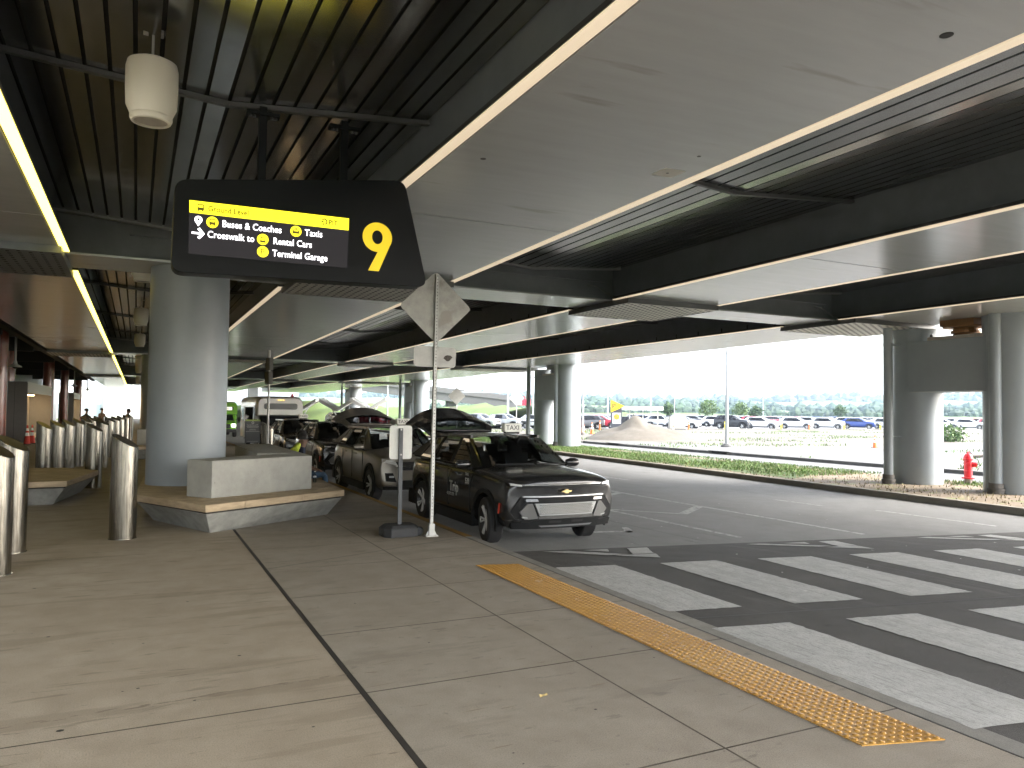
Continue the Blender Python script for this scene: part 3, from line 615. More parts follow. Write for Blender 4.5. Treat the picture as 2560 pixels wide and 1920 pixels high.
cr = t.nodes.new('ShaderNodeValToRGB'); cr.color_ramp.elements[0].color = (.12, .11, .09, 1); cr.color_ramp.elements[1].color = (.42, .40, .35, 1); cr.color_ramp.elements[0].position = .3; cr.color_ramp.elements[1].position = .66  # brushed streaks, with dark and bright reflection bands put into the colour
t.links.new(tc.outputs['Object'], mp.inputs[0]); t.links.new(mp.outputs[0], no.inputs['Vector']); t.links.new(no.outputs['Fac'], rp.inputs[0]); t.links.new(rp.outputs[0], b.inputs['Roughness']); t.links.new(no.outputs['Fac'], bp.inputs['Height']); t.links.new(bp.outputs[0], b.inputs['Normal']); t.links.new(no.outputs['Fac'], cr.inputs[0]); t.links.new(cr.outputs[0], b.inputs['Base Color'])
INOXT = mat('inox_top', (.10, .085, .065), .42, metal=.85, n=.2, nscale=8)
def bollard_meshes(r, h):
    n = 36; mb = MB(); vs = []
    for i in range(n):
        a = 2*math.pi*i/n; c_, s_ = math.cos(a), math.sin(a); z = h-.10*c_-.0*s_
        vs += [(r*c_, r*s_, 0), (r*c_, r*s_, z-.008), ((r-.008)*c_, (r-.008)*s_, z)]
    fs = []
    for i in range(n):
        j = (i+1) % n; fs += [(3*i, 3*j, 3*j+1, 3*i+1), (3*i+1, 3*j+1, 3*j+2, 3*i+2)]
    mb.add(vs, fs)
    tp = MB(); tp.add([((r-.008)*math.cos(2*math.pi*i/n), (r-.008)*math.sin(2*math.pi*i/n), h-.10*math.cos(2*math.pi*i/n)-.0005) for i in range(n)], [tuple(range(n))])
    fl = MB().lathe([(r+.012, 0), (r+.012, .004), (r-.01, .004)], n=36)
    return mb, tp, fl
tilt = R(-20)
bspots = [(-.13, 12.5, 'stainless steel bollard with slanted top next to the stone bench corner'), (-1.42, 11.85, 'stainless steel bollard with slanted top in front of the low stone seat'), (-1.40, 10.35, 'stainless steel bollard with slanted top, the one before the low stone seat farthest from it'),
          (-2.06, 22.57, 'r'), (-1.9, 24.16, 'r'), (-1.77, 25.99, 'r'), (-1.62, 27.92, 'r'), (-1.52, 30.32, 'r'), (-.86, 20.5, 'stainless steel bollard with slanted top just behind the tip of the low stone seat'),
          (-.93, 27.25, 'f'), (-.88, 32.79, 'f'), (-.73, 34.94, 'f'), (-.6, 38.22, 'f'), (-.42, 42.59, 'f'), (-1.45, 33, 'r'), (-1.4, 36, 'r'), (-.3, 47, 'f'), (3.42, 23.0, 'x')]
bol = None
ORD = ['first', 'second', 'third', 'fourth', 'fifth', 'sixth', 'seventh']; cnt = {'r': 0, 'f': 0}
for x, y, lab in bspots:
    grp = 'stainless bollards'
    if lab == 'r': lab = ORD[cnt['r']]+' stainless bollard behind the low stone seat in the row along the kiosks'; cnt['r'] += 1
    if lab == 'f': lab = ORD[cnt['f']]+' stainless bollard past the seat tip in the line nearer the thick column'; cnt['f'] += 1
    if lab == 'x': lab = 'stainless steel bollard standing beside the dark taxi information sign'
    if bol is None:
        bol = thing('bollard', lab, 'bollard', (x, y, 0), tilt, grp); a_, b_, c_ = bollard_meshes(.178, 1.41)
        obj('sleeve', a_, INOX, bol, smooth=True); obj('top_plate', b_, INOXT, bol); obj('base_ring', c_, INOX, bol, smooth=True)
    else: dup(bol, (x, y, 0), tilt, lab)
# ------------------------------------------------------------------ stone benches
BCON = mat('bench_concrete', (.30, .30, .275), .8, n=.22, nscale=5, bump=.25, bscale=60, spots=((.12, .12, .11), 16, .70, .7))
BBLK = mat('block_concrete', (.36, .355, .32), .82, n=.12, nscale=4, bump=.3, bscale=70, spots=((.10, .10, .09), 26, .695, .9))
STONE = mat('seat_sandstone', (.44, .34, .22), .75, n=.22, nscale=3.5, stretch=(1, 1, 5), bump=.3, bscale=30, spots=((.26, .19, .12), 9, .68, .6))
def bench(name, label, loc, seat, base_in, cuts, zs=.36, zt=.47):
    t = thing(name, label, 'bench', (loc[0], loc[1], 0), 0)
    c0 = Vector((sum(p[0] for p in seat)/len(seat), sum(p[1] for p in seat)/len(seat)))
    def sh(p, d):
        v = Vector(p)-c0; return tuple(c0+v*((v.length-d)/v.length))
    low = [sh(p, base_in) for p in seat]; top = [sh(p, .06) for p in seat]
    obj('base', MB().prism([(x-loc[0], y-loc[1]) for x, y in low], 0, zs-.03, 0, [(x-loc[0], y-loc[1]) for x, y in top]), BCON, t, bevel=.006)
    obj('shadow_joint', MB().prism([(x-loc[0], y-loc[1]) for x, y in [sh(p, .09) for p in seat]], zs-.031, zs+.001), JOINT, t)
    # split the seat into stone slabs by vertical planes
    bm = bmesh.new(); me = MB().prism([(x-loc[0], y-loc[1]) for x, y in seat], zs, zt).mesh('seat_slab'); bm.from_mesh(me)
    parts = [bm]
    for (px, py, nx, ny) in cuts:
        new = []
        for q in parts:
            for sgn in (1, -1):
                c_ = q.copy(); no_ = Vector((nx*sgn, ny*sgn, 0)); co = Vector((px-loc[0], py-loc[1], 0))+no_*(.003)
                r_ = bmesh.ops.bisect_plane(c_, geom=c_.verts[:]+c_.edges[:]+c_.faces[:], plane_co=co, plane_no=no_, clear_inner=True)
                bmesh.ops.holes_fill(c_, edges=c_.edges[:])
                if len(c_.faces) > 3: new.append(c_)
            q.free()
        parts = new
    for q in parts:
        bmesh.ops.recalc_face_normals(q, faces=q.faces); m2 = bpy.data.meshes.new('seat_slab'); q.to_mesh(m2); q.free(); obj('seat_slab', m2, STONE, t, bevel=.012)
    return t
seatA = [(.95, 12.12), (3.36, 13.62), (3.42, 15.6), (3.42, 18.6), (2.2, 19.6), (.2, 18.2), (.02, 14.0)]
bA = bench('stone_bench', 'large angular stone bench on a tapered concrete base around the thick column', (1.7, 15.5), seatA, .42,
           [(1.55, 12.5, .85, -.53), (2.6, 13.2, .85, -.53), (0, 14.9, 0, 1), (0, 17.0, 0, 1)])
def blockrel(p): return [(x-1.7, y-15.5) for x, y in p]
obj('back_block', MB().prism(blockrel([(1.10, 13.0), (2.86, 14.02), (2.86, 14.66), (2.42, 14.75), (.76, 13.42)]), .471, 1.06), BBLK, bA, bevel=.008)
obj('back_block', MB().prism(blockrel([(2.05, 15.0), (2.86, 14.69), (2.86, 19.0), (2.05, 18.6)]), .471, 1.06), BBLK, bA, bevel=.008)
seatB = [(-1.05, 17.3), (-.83, 21.2), (-1.7, 22.1), (-3.6, 22.3), (-4.1, 21.0), (-3.4, 18.2)]
seatB = [(-1.15, 16.95), (-.72, 19.6), (-1.5, 20.6), (-4.6, 20.9), (-5.0, 17.6), (-3.2, 16.7)]
bench('stone_bench', 'low stone seat on a tapered concrete base behind the foremost bollards', (-2.6, 18.7), seatB, .38, [(-2.4, 18.5, 1, -.1), (-3.6, 18.5, 1, 0)])
seatC = [(-.1, 30.5), (1.6, 31.5), (1.7, 35), (.2, 36), (-.4, 33)]
bC = bench('stone_bench', 'far stone seat with a concrete block half hidden by the thick column', (.6, 33), seatC, .4, [(.6, 33, 0, 1)])
obj('back_block', MB().bx(-.55, .25, -1.2, -.5, .471, 1.06), BBLK, bC, bevel=.01)
# ------------------------------------------------------------------ post with the backs of two road signs
GALV = mat('galvanised', (.42, .42, .40), .45, metal=.55, n=.12, nscale=14); ALU = mat('sign_back', (.36, .355, .33), .5, metal=.35, n=.22, nscale=5, spots=((.24, .225, .195), 2.6, .57, .7)); ALU2 = mat('plate_back', (.40, .395, .375), .5, metal=.35, n=.12, nscale=6)
sp = thing('road_sign', 'grey back of a diamond road sign and small plate on a perforated post', 'sign', (4.05, 11.02, 0), 0)
sp.rotation_euler = (0, R(.5), 0)
pm = MB(); pm.bx(-.028, .028, -.012, -.008, .1, 3.98); pm.bx(-.028, -.022, -.012, .03, .1, 3.98); pm.bx(.022, .028, -.012, .03, .1, 3.98)
po = obj('post', pm, GALV, sp)
hm = MB()
for k in range(74): hm.cyl((0.003, -.0125, .3+k*.05), (0.003, -.0075, .3+k*.05), .0085, n=6)
stuff(obj('post_holes', hm, HOLE, po))
obj('post_foot', MB().bx(-.045, .045, -.03, .045, 0, .19).bx(-.1, .1, -.055, .07, 0, .018).slabxz([(-.09, .015), (.09, .015), (.045, .1), (-.045, .1)], -.008, .02), GALV, sp, bevel=.004)
dia = rpoly([(0, 2.92), (.585, 3.475), (0, 4.03), (-.585, 3.475)], .07, 4)
obj('diamond_plate', MB().slabxz(dia, .032, .036), ALU, sp, rot=(0, R(-1.2), 0), loc=(.074, 0, 0))
obj('lower_plate', MB().slabxz(rrect(-.335, .345, 2.56, 2.87, .05), .032, .036), ALU2, sp)
obj('peeled_patch', MB().slabxz([(.14, 2.70), (.2, 2.655), (.235, 2.66), (.29, 2.72), (.26, 2.745), (.2, 2.75), (.165, 2.735)], .0295, .0318), mat('patch_brown', (.08, .07, .06), .8, n=.5, nscale=30), sp)
# ------------------------------------------------------------------ portable sign in a rubber foot
ps = thing('portable_sign', 'white rounded sign board seen from behind on a black rubber foot', 'sign', (3.63, 11.28, 0), R(2))
RUB = mat('rubber', (.022, .023, .025), .7, n=.2, nscale=9, bump=.2, bscale=40)
oct_ = [(-.28, -.12), (-.2, -.22), (.2, -.22), (.28, -.12), (.28, .12), (.2, .22), (-.2, .22), (-.28, .12)]
obj('rubber_foot', MB().prism(oct_, 0, .13).prism([(x*.97, y*.97) for x, y in oct_], .13, .17, 0, [(x*.8, y*.8) for x, y in oct_]), RUB, ps, bevel=.008)
obj('post', MB().bx(-.03, .03, -.02, .02, .1, 1.62), mat('post_dark', (.05, .055, .06), .5), ps)
obj('board', MB().slabxz(rrect(-.17, .19, 1.15, 1.66, .045), .022, .028), mat('board_white', (.62, .62, .58), .5, n=.06), ps)
bt = MB()
for z in (1.22, 1.6): bt.cyl((0, -.026, z), (0, -.018, z), .014, n=8)
obj('bolt', bt, GALV, ps)
rl = thing('rubber_plug', 'short black rubber cylinder lying between the rubber foot and sign post', 'plug', (3.9, 11.16, .065), R(-30))
obj('body', MB().cyl((0, -.07, 0), (0, .07, 0), .062, n=18), RUB, rl, smooth=True); obj('flange', MB().cyl((0, -.085, 0), (0, -.07, 0), .05, n=18).cyl((0, -.03, 0), (0, -.015, 0), .067, n=18), RUB, rl)
# ------------------------------------------------------------------ information sign and small post sign by the taxi rank
inf = thing('information_sign', 'dark grey taxi information sign with green stripe on a square post', 'sign', (2.98, 22.9, 0), R(4))
DG = mat('info_grey', (.05, .053, .055), .5)
obj('post', MB().bx(-.045, .045, -.02, .02, 0, .98), mat('post_lgrey', (.3, .31, .31), .5), inf)
obj('panel', MB().bx(-.205, .205, -.05, -.02, .92, 1.53), DG, inf, bevel=.004)
obj('green_stripe', MB().bx(-.206, .206, -.052, -.018, 1.531, 1.575), mat('info_green', (.28, .36, .07), .5), inf)
iw = mat('info_print', (.45, .45, .43), .6)
obj('emblem', MB().lathe([(.022, 0), (.036, 0), (.036, .003), (.022, .003)], n=16), iw, inf, loc=(0, -.053, 1.485), rot=(R(90), 0, 0))
text('lettering', 'Taxi Services at PIT', .05, iw, inf, (-.165, -.053, 1.405), depth=.001, sx=.78)
pl_ = MB()
for z, wd in ((1.375, .17), (1.35, .15), (1.30, .08), (1.275, .1), (1.235, .19), (.955, .15)): pl_.bx(-wd, wd, -.0515, -.0505, z, z+.007)
stuff(obj('printed_lines', pl_, iw, inf))
s2 = thing('post_sign', 'two narrow dark plates edge-on atop a slim steel post behind the column', 'sign', (3.36, 22.6, 0), R(0))
obj('post', MB().cyl((0, 0, 0), (0, 0, 3.55), .03, n=10), GALV, s2, smooth=True)
obj('upper_plate', MB().box((0, 0, 3.15), (.11, .30, .36), (0, 0, R(12))), mat('plate_dark', (.09, .088, .08), .6), s2, bevel=.01); obj('lower_plate', MB().box((-.01, 0, 2.76), (.12, .32, .36), (0, 0, R(12))), MATS['plate_dark'], s2, bevel=.01)
# ------------------------------------------------------------------ cars (front faces -Y, ground at z=0)
TYRE = mat('tyre', (.012, .012, .013), .75, n=.2, nscale=20); RIMD = mat('rim_dark', (.03, .03, .032), .35, metal=.6); RIMS = mat('rim_silver', (.6, .6, .58), .35, metal=.2)
CLAD = mat('cladding', (.008, .0085, .009), .6, spec=.2); GLS = glassmat('car_glass', (.55, .6, .59)); GLSIDE = glassmat('side_glass', (.10, .11, .11)); GLD = glassmat('dark_glass', (.05, .055, .06))
CHR = mat('chrome', (.62, .62, .6), .2, metal=1); GOLD = mat('emblem_gold', (.72, .55, .25), .3, metal=.8); LAMP = mat('lamp_glass', (.42, .43, .43), .12, coat=1); LED_ON = mat('lamp_lit', (.9, .9, .9), .3, emit=(1, .98, .92), es=2.5)
SEATM = mat('seat_dark', (.02, .02, .022), .8); REDL = mat('lamp_red', (.45, .02, .015), .3); AMB = mat('marker_amber', (.8, .4, .05), .3, emit=(1, .55, .1), es=.6); ORR = mat('marker_red', (.6, .06, .03), .3)
def paint(name, c, metal=.35, rough=.32): return mat(name, c, rough, metal=metal, coat=.35, n=.04, nscale=4)
PGREY = paint('paint_dark_grey', (.030, .030, .031), .55, .22); PSILV = paint('paint_pewter', (.20, .185, .16), .55, .28); PBLK = paint('paint_black', (.012, .012, .013), .2, .2)
WB, WR = 1.47, .355
def fy(x, z, L=2.40):      # front face surface
    return -L+.20*(abs(x)/.95)**2.4+.10*max(0, (z-.65)/.45)**1.6+.06*max(0, (.55-z)/.25)
def body_mesh(style='ev'):
    # stations: y, half width, z bottom, z shoulder, z top centre
    ST = [(-2.40, .89, .38, .90, .965), (-2.33, .925, .32, .985, 1.04), (-2.10, .95, .27, 1.05, 1.105), (-1.6, .957, .23, 1.09, 1.155), (-1.15, .957, .22, 1.115, 1.19), (-.95, .957, .21, 1.125, 1.13), (-.3, .957, .21, 1.13, 1.05), (.6, .957, .21, 1.14, 1.05), (1.3, .957, .22, 1.155, 1.07), (1.75, .95, .24, 1.16, 1.09), (2.1, .93, .30, 1.14, 1.1), (2.30, .90, .36, 1.10, 1.08), (2.36, .86, .44, 1.02, 1.04)]
    mb = MB(); npt = 9
    def pr(y, w, zb, zs, zt):
        return [(0, zb), (w*.80, zb), (w*.965, zb+.09), (w, zb+.30), (w*.998, .76), (w*.965, zs-.06), (w*.90, zs), (w*.5, zt+.0), (0, zt+.012)]
    vs = []
    for k, (y, w, zb, zs, zt) in enumerate(ST):
        for x, z in pr(y, w, zb, zs, zt):
            yy = y
            if k < 3: yy = y+(.20*(x/.95)**2.4+.10*max(0, (z-.65)/.45)**1.6*(k == 0))*(1-.42*k)
            if k > 10: yy = y-.14*(x/.95)**2
            vs.append((x, yy, z))
    fs = []
    for k in range(len(ST)-1):
        for i in range(npt-1): fs.append((k*npt+i, (k+1)*npt+i, (k+1)*npt+i+1, k*npt+i+1))
    fs.append(tuple(range(npt))); fs.append(tuple((len(ST)-1)*npt+i for i in range(npt))[::-1])
    nv = len(vs); vs += [(-x, y, z) for x, y, z in vs]; fs += [tuple(i+nv for i in f)[::-1] for f in fs]
    mb.add(vs, fs); me = mb.mesh('body'); bm = bmesh.new(); bm.from_mesh(me); bmesh.ops.remove_doubles(bm, verts=bm.verts, dist=.0005)
    dl = [f for f in bm.faces if all(abs(v.co.x) < 1e-4 for v in f.verts)]
    bmesh.ops.delete(bm, geom=dl, context='FACES'); bmesh.ops.recalc_face_normals(bm, faces=bm.faces); bm.to_mesh(me); bm.free()
    o = bpy.data.objects.new('tmpb', me); COL.objects.link(o); s_ = o.modifiers.new('s', 'SUBSURF'); s_.levels = 2; s_.render_levels = 2
    cut = MB()
    for yy in (-WB, WB):
        for sx in (-1, 1): cut.cyl((sx*.62, yy, .355), (sx*1.2, yy, .355), .435, n=28)
    co = bpy.data.objects.new('tmpc', cut.mesh('cut')); COL.objects.link(co)
    b_ = o.modifiers.new('b', 'BOOLEAN'); b_.operation = 'DIFFERENCE'; b_.object = co; b_.solver = 'EXACT'
    me2 = evalmesh(o, 'body'); me2.materials.clear(); me2.polygons.foreach_set('use_smooth', [True]*len(me2.polygons))
    bpy.data.objects.remove(o); bpy.data.objects.remove(co)
    return me2
BODY = body_mesh()
def mobj(name, me, m, parent, smooth=True):
    o = bpy.data.objects.new(name, me); COL.objects.link(o)
    if not me.materials: me.materials.append(None)
    o.material_slots[0].link = 'OBJECT'; o.material_slots[0].material = m; o.parent = parent
    if smooth:
        e = o.modifiers.new('es', 'EDGE_SPLIT'); e.split_angle = R(40)
    return o
def grid(fn, nu, nv, mb=None):
    mb = mb or MB(); vs = [fn(i/nu, j/nv) for j in range(nv+1) for i in range(nu+1)]
    mb.add(vs, [(j*(nu+1)+i, j*(nu+1)+i+1, (j+1)*(nu+1)+i+1, (j+1)*(nu+1)+i) for j in range(nv) for i in range(nu)]); return mb
def lerp(a, b, t): return tuple(a[k]+(b[k]-a[k])*t for k in range(3))
# greenhouse key points (right side, mirrored)
RF, RR_ = -.28, 1.72     # roof front / rear y
def roofpt(u, v):   # u across -1..1, v along 0..1
    y = RF+(RR_-RF)*v; w = .66-.02*v; z = 1.60+.07*math.sin(math.pi*min(1, .15+v*.8))**1.0-.03*v; return (u*w, y-(.10*(1-abs(u)**2))*(1-v)*1.0, z-.055*abs(u)**2.5)
ROOF = grid(lambda a, b: roofpt(2*a-1, b), 10, 8).mesh('roof')
def wsp(a, b):      # windshield: a across, b up
    u = 2*a-1; t_ = roofpt(u, 0); bt = (u*.80, -1.20+.20*abs(u)**2, 1.175-.02*abs(u)); p = lerp(bt, t_, b); return (p[0], p[1]-.05*math.sin(math.pi*b), p[2]+.03*math.sin(math.pi*b)*(1-abs(u)))
WSH = grid(wsp, 10, 6).mesh('windshield')
BELT = lambda y: (.905, y, 1.125+.015*(y+1)) ; TOP = lambda y: (roofpt(1, (y-RF)/(RR_-RF))[0], y, roofpt(1, max(0, min(1, (y-RF)/(RR_-RF))))[2])
def sideq(yb0, yb1, yt0, yt1, sx, ins=0., z0=0.):
    a, b, c, d = BELT(yb0), BELT(yb1), TOP(yt1), TOP(yt0); return [(sx*(p[0]-ins), p[1], p[2]+z0) for p in (a, b, c, d)]
def panel(pts, th, sx):
    n = len(pts); mb = MB(); c = [(p[0]-sx*th, p[1], p[2]) for p in pts]
    mb.add(pts+c, [tuple(range(n)), tuple(range(n, 2*n))[::-1]]+[(i, (i+1) % n, n+(i+1) % n, n+i) for i in range(n)]); return mb
PILL = {}
for sx in (-1, 1):
    PILL[sx] = [MB(), MB()]
    up_ = PILL[sx][0]   # body-colour pillars: A, D and roof rail
    a = (sx*.80, -1.02, 1.145); b = roofpt(sx, 0); a2 = (sx*.90, -.86, 1.115); b2 = (b[0], b[1]+.14, b[2])
    up_.add([a, a2, b2, b]+[(p[0]-sx*.03, p[1], p[2]-.02) for p in (a, a2, b2, b)], [(0, 1, 2, 3), (7, 6, 5, 4), (0, 4, 5, 1), (1, 5, 6, 2), (2, 6, 7, 3), (3, 7, 4, 0)])
    q = sideq(1.72, 2.22, 1.45, 1.72, sx); up_.add(panel(q, .05, sx).v, panel(q, .05, sx).f)
    up_.bar((sx*.645, RF+.05, 1.605), (sx*.63, RR_, 1.595), .05, .05)
    dn = PILL[sx][1]    # black pillars: B, C
    for y0, y1, t0, t1 in ((.05, .15, .12, .2), (1.0, 1.10, .95, 1.05)):
        q = sideq(y0, y1, t0, t1, sx, .004); k = panel(q, .03, sx); dn.add(k.v, k.f)
    dn.bar((sx*.905, -.85, 1.125), (sx*.905, 2.0, 1.165), .02, .03)
WINS = [(-.82, .05, -.16, .12), (.15, 1.0, .2, .95), (1.10, 1.72, 1.05, 1.45)]
PILLM = {sx: [p.mesh('pillar') for p in PILL[sx]] for sx in PILL}
WINM = {sx: [MB().add(sideq(*w_, sx, .012), [(0, 1, 2, 3)]).mesh('window') for w_ in WINS] for sx in (-1, 1)}
REARG = grid(lambda a, b: lerp(((2*a-1)*.82, 2.2, 1.15), ((2*a-1)*.62, 1.74, 1.595), b), 6, 4).mesh('rear_window')
def wheel_mesh(kind):
    ty = MB().lathe([(.225, -.11), (.325, -.115), (.352, -.09), (.355, 0), (.352, .09), (.325, .115), (.225, .11)], n=36)
    rm = MB().lathe([(.235, .108), (.228, .113), (.215, .10), (.20, .055), (.07, .045), (0, .045)], n=36)
    sp_ = MB(); ns = 5
    for i in range(ns):
        a = 2*math.pi*i/ns+.3
        for d in (-.17, .17):
            p0 = (.04*math.cos(a), .04*math.sin(a), .075); p1 = (.222*math.cos(a+d), .222*math.sin(a+d), .105); sp_.bar(p0, p1, .020 if kind == 'ev' else .03, .02, 0, (0, 0, 1))
        if kind == 'ev': sp_.bar((.222*math.cos(a-.17), .222*math.sin(a-.17), .105), (.222*math.cos(a+.17), .222*math.sin(a+.17), .105), .016, .018)
    sp_.lathe([(.04, .06), (.04, .09), (0, .092)], n=12)
    return ty, rm, sp_
WHM = {}
for k in ('ev', 'suv'):
    a_, b_, c_ = wheel_mesh(k); WHM[k] = [x.mesh(n_) for x, n_ in ((a_, 'tyre'), (b_, 'rim'), (c_, 'spokes'))]
WHM['ev'][1].materials.append(RIMD); WHM['ev'][2].materials.append(RIMS); WHM['suv'][1].materials.append(RIMD); WHM['suv'][2].materials.append(RIMS)
for k in WHM: WHM[k][0].materials.append(TYRE); [m_.polygons.foreach_set('use_smooth', [True]*len(m_.polygons)) for m_ in WHM[k][:2]]
def add_wheel(t, x, y, r, side, kind, steer=0):
    w_ = bpy.data.objects.new('wheel', None); COL.objects.link(w_); w_.parent = t; w_.location = (x, y, r); w_.rotation_euler = (R(90), R(17*y), R(90)*side+steer); w_.scale = (r/.355,)*3
    for me, n_ in zip(WHM[kind], ('tyre', 'rim', 'spokes')):
        o = bpy.data.objects.new(n_, me); COL.objects.link(o); o.parent = w_
        if n_ != 'spokes':
            e = o.modifiers.new('es', 'EDGE_SPLIT'); e.split_angle = R(40)
    return w_
FZ = .11
def conform(poly, dy, th=.012):     # x,z outline laid on the front face
    return poly, dy, th
def facepart(name, poly, m, t, dy, th=.02, par=None, sub=0):
    # poly in (x,z), triangulated fan over a grid-like resample so that it follows the curved face
    poly = [(x, z+FZ) for x, z in poly]; bm = bmesh.new(); vs = [bm.verts.new((x, 0, z)) for x, z in poly]; f = bm.faces.new(vs)
    xs_ = np.arange(-.9, .91, .15)
    for c in xs_:
        bmesh.ops.bisect_plane(bm, geom=bm.verts[:]+bm.edges[:]+bm.faces[:], plane_co=(c, 0, 0), plane_no=(1, 0, 0))
    for v in bm.verts: v.co.y = fy(v.co.x, v.co.z)-dy
    r_ = bmesh.ops.extrude_face_region(bm, geom=bm.faces[:])
    for v in [e for e in r_['geom'] if isinstance(e, bmesh.types.BMVert)]: v.co.y += th+dy+.02
    bmesh.ops.recalc_face_normals(bm, faces=bm.faces); me = bpy.data.meshes.new(name); bm.to_mesh(me); bm.free(); me.materials.append(m)
    o = bpy.data.objects.new(name, me); COL.objects.link(o); o.parent = par or t; return o
def mir(p): return [(-x, z) for x, z in p][::-1]
def arch(y, sx):
    mb = MB(); n = 16
    if 1:
        for i in range(n):
            a0, a1 = R(-14+208*i/n), R(-14+208*(i+1)/n)
            def p(a, r): return (y+r*math.cos(a), .355+r*math.sin(a))
            q = [p(a0, .425), p(a0, .49), p(a1, .49), p(a1, .425)]
            mb.slabyz(q, sx*.945, sx*.968)
    return mb.mesh('arch_trim')
ARCH = [arch(yy_, sx_) for yy_ in (-WB, WB) for sx_ in (-1, 1)]
SILL = MB().bx(-.965, .965, -1.02, 1.02, .20, .36).bx(-.9, .9, 1.9, 2.38, .22, .5).mesh('sill')
SEAT = MB()
for sx in (-.38, .38):
    SEAT.box((sx, .12, .98), (.46, .14, .62), (R(-12), 0, 0)); SEAT.box((sx, .19, 1.36), (.24, .1, .17), (R(-8), 0, 0)); SEAT.box((sx, -.15, .72), (.48, .5, .16)); SEAT.box((sx, 1.1, 1.02), (.6, .14, .5), (R(-14), 0, 0)); SEAT.box((sx, 1.2, 1.34), (.22, .09, .14))
SEAT.bx(-.78, .78, -1.0, -.62, .9, 1.09)
SEAT = SEAT.mesh('seats')
def car(label, loc, rz, p, kind='ev', hatch=True, taxi=None, group='taxis waiting at the kerb', steer=0, texts=None, detail=True, glass=None, s=(1, 1, 1), lamp=None, name='taxi'):
    t = thing(name, label, 'taxi' if name == 'taxi' else 'car', loc, rz, group); t.scale = s
    gm = glass or GLS
    mobj('body', BODY, p, t)
    mobj('roof', ROOF, p, t)
    for sx in (-1, 1):
        mobj('pillar', PILLM[sx][0], p, t); mobj('pillar', PILLM[sx][1], CLAD, t)
        for k_ in range(3): mobj('window', WINM[sx][k_], (GLD if glass else GLSIDE) if k_ < 2 else GLD, t, False)
        mm = obj('mirror', MB().lathe([(0, -.11), (.06, -.10), (.085, -.03), (.085, .05), (.06, .10), (0, .105)], n=12), p, t, smooth=True, loc=(sx*1.03, -.78, 1.17), rot=(0, R(90), 0)); mm.scale = (.9, .75, 1.15)
        obj('mirror_arm', MB().bar((sx*.88, -.8, 1.11), (sx*1.0, -.78, 1.15), .05, .05), CLAD, t)
        add_wheel(t, sx*.84, -WB, WR, sx, kind, steer); add_wheel(t, sx*.84, WB, WR, sx, kind)
    mobj('windshield', WSH, gm, t)
    for a in ARCH: mobj('arch_trim', a, CLAD, t, False)
    mobj('sill', SILL, CLAD, t, False); mobj('seats', SEAT, SEATM, t, False)
    if detail:
        stw = MB(); n = 20
        for i in range(n):
            a0, a1 = 2*math.pi*i/n, 2*math.pi*(i+1)/n; stw.bar((-.38+.19*math.cos(a0)*-1, -.58+.07*math.sin(a0), 1.02+.17*math.sin(a0)), (-.38+.19*math.cos(a1)*-1, -.58+.07*math.sin(a1), 1.02+.17*math.sin(a1)), .03)
        o = obj('steering_wheel', stw, SEATM, t); o.location = (.76, 0, 0)
        obj('rear_view_mirror', MB().box((0, -.42, 1.50), (.24, .03, .07)), SEATM, t)
        obj('wiper', MB().bar((-.6, -1.12, 1.18), (.05, -1.21, 1.195), .02).bar((.1, -1.21, 1.195), (.68, -1.1, 1.175), .02), CLAD, t)
    if kind == 'ev':
        facepart('light_bar', [(-.80, .80), (.80, .80), (.80, .835), (-.80, .835)], CLAD, t, .012)
        facepart('light_strip', [(-.66, .838), (.66, .838), (.66, .846), (-.66, .846)], CHR, t, .016)
        for q in ([(.70, .825), (.86, .84), (.86, .875), (.70, .85)],): facepart('headlight', q, LAMP, t, .02); facepart('headlight', mir(q), LAMP, t, .02)
        hexa = [(-.875, .46), (-.75, .27), (.75, .27), (.875, .46), (.72, .67), (-.72, .67)]
        facepart('grille_surround', hexa, CLAD, t, .014)
        facepart('grille_brow', [(-.70, .668), (.70, .668), (.69, .684), (-.69, .684)], mat('brow_silver', (.3, .3, .3), .35, metal=.6), t, .016)
        for s_ in (1, -1):
            q = [(.475, .355), (.665, .34), (.755, .455), (.635, .575), (.565, .575)]; facepart('bumper_corner', q if s_ > 0 else mir(q), mat('bumper_silver', (.17, .17, .165), .35, metal=.5), t, .028)
            facepart('fog_lamp', [(.63, .36), (.71, .365), (.72, .39), (.64, .38)] if s_ > 0 else mir([(.63, .36), (.71, .365), (.72, .39), (.64, .38)]), LAMP, t, .033)
            facepart('headlight_pod', [(.47, .605), (.66, .605), (.66, .645), (.49, .645)] if s_ > 0 else mir([(.47, .605), (.66, .605), (.66, .645), (.49, .645)]), mat('pod_dark', (.03, .03, .035), .15, coat=.5), t, .02)
        gr = facepart('grille_panel', [(-.45, .395), (.45, .395), (.53, .575), (-.53, .575)], mat('grille_silver', (.36, .37, .37), .35, metal=.7), t, .022)
        facepart('chin_bar', [(-.47, .345), (.47, .345), (.47, .385), (-.47, .385)], MATS['bumper_silver'], t, .024)
        if detail:
            dm = MB()
            for j in range(7):
                for i in range(24):
                    x = -.46+.92*(i+.5+(.5 if j % 2 else 0))/24.5; z = .425+j*.021; k = .010
                    if abs(x) > .47: continue
                    z += FZ; y_ = fy(x, z)-.024
                    dm.add([(x-.017, y_, z), (x, y_, z-k), (x+.017, y_, z), (x, y_, z+k), (x, y_-.012, z-.003)], [(0, 1, 4), (1, 2, 4), (2, 3, 4), (3, 0, 4)])
            stuff(obj('grille_studs', dm, CHR, t))
        facepart('lower_bumper', [(-.84, .20), (.84, .20), (.86, .30), (.60, .30), (.52, .335), (-.52, .335), (-.60, .30), (-.86, .30)], CLAD, t, .03)
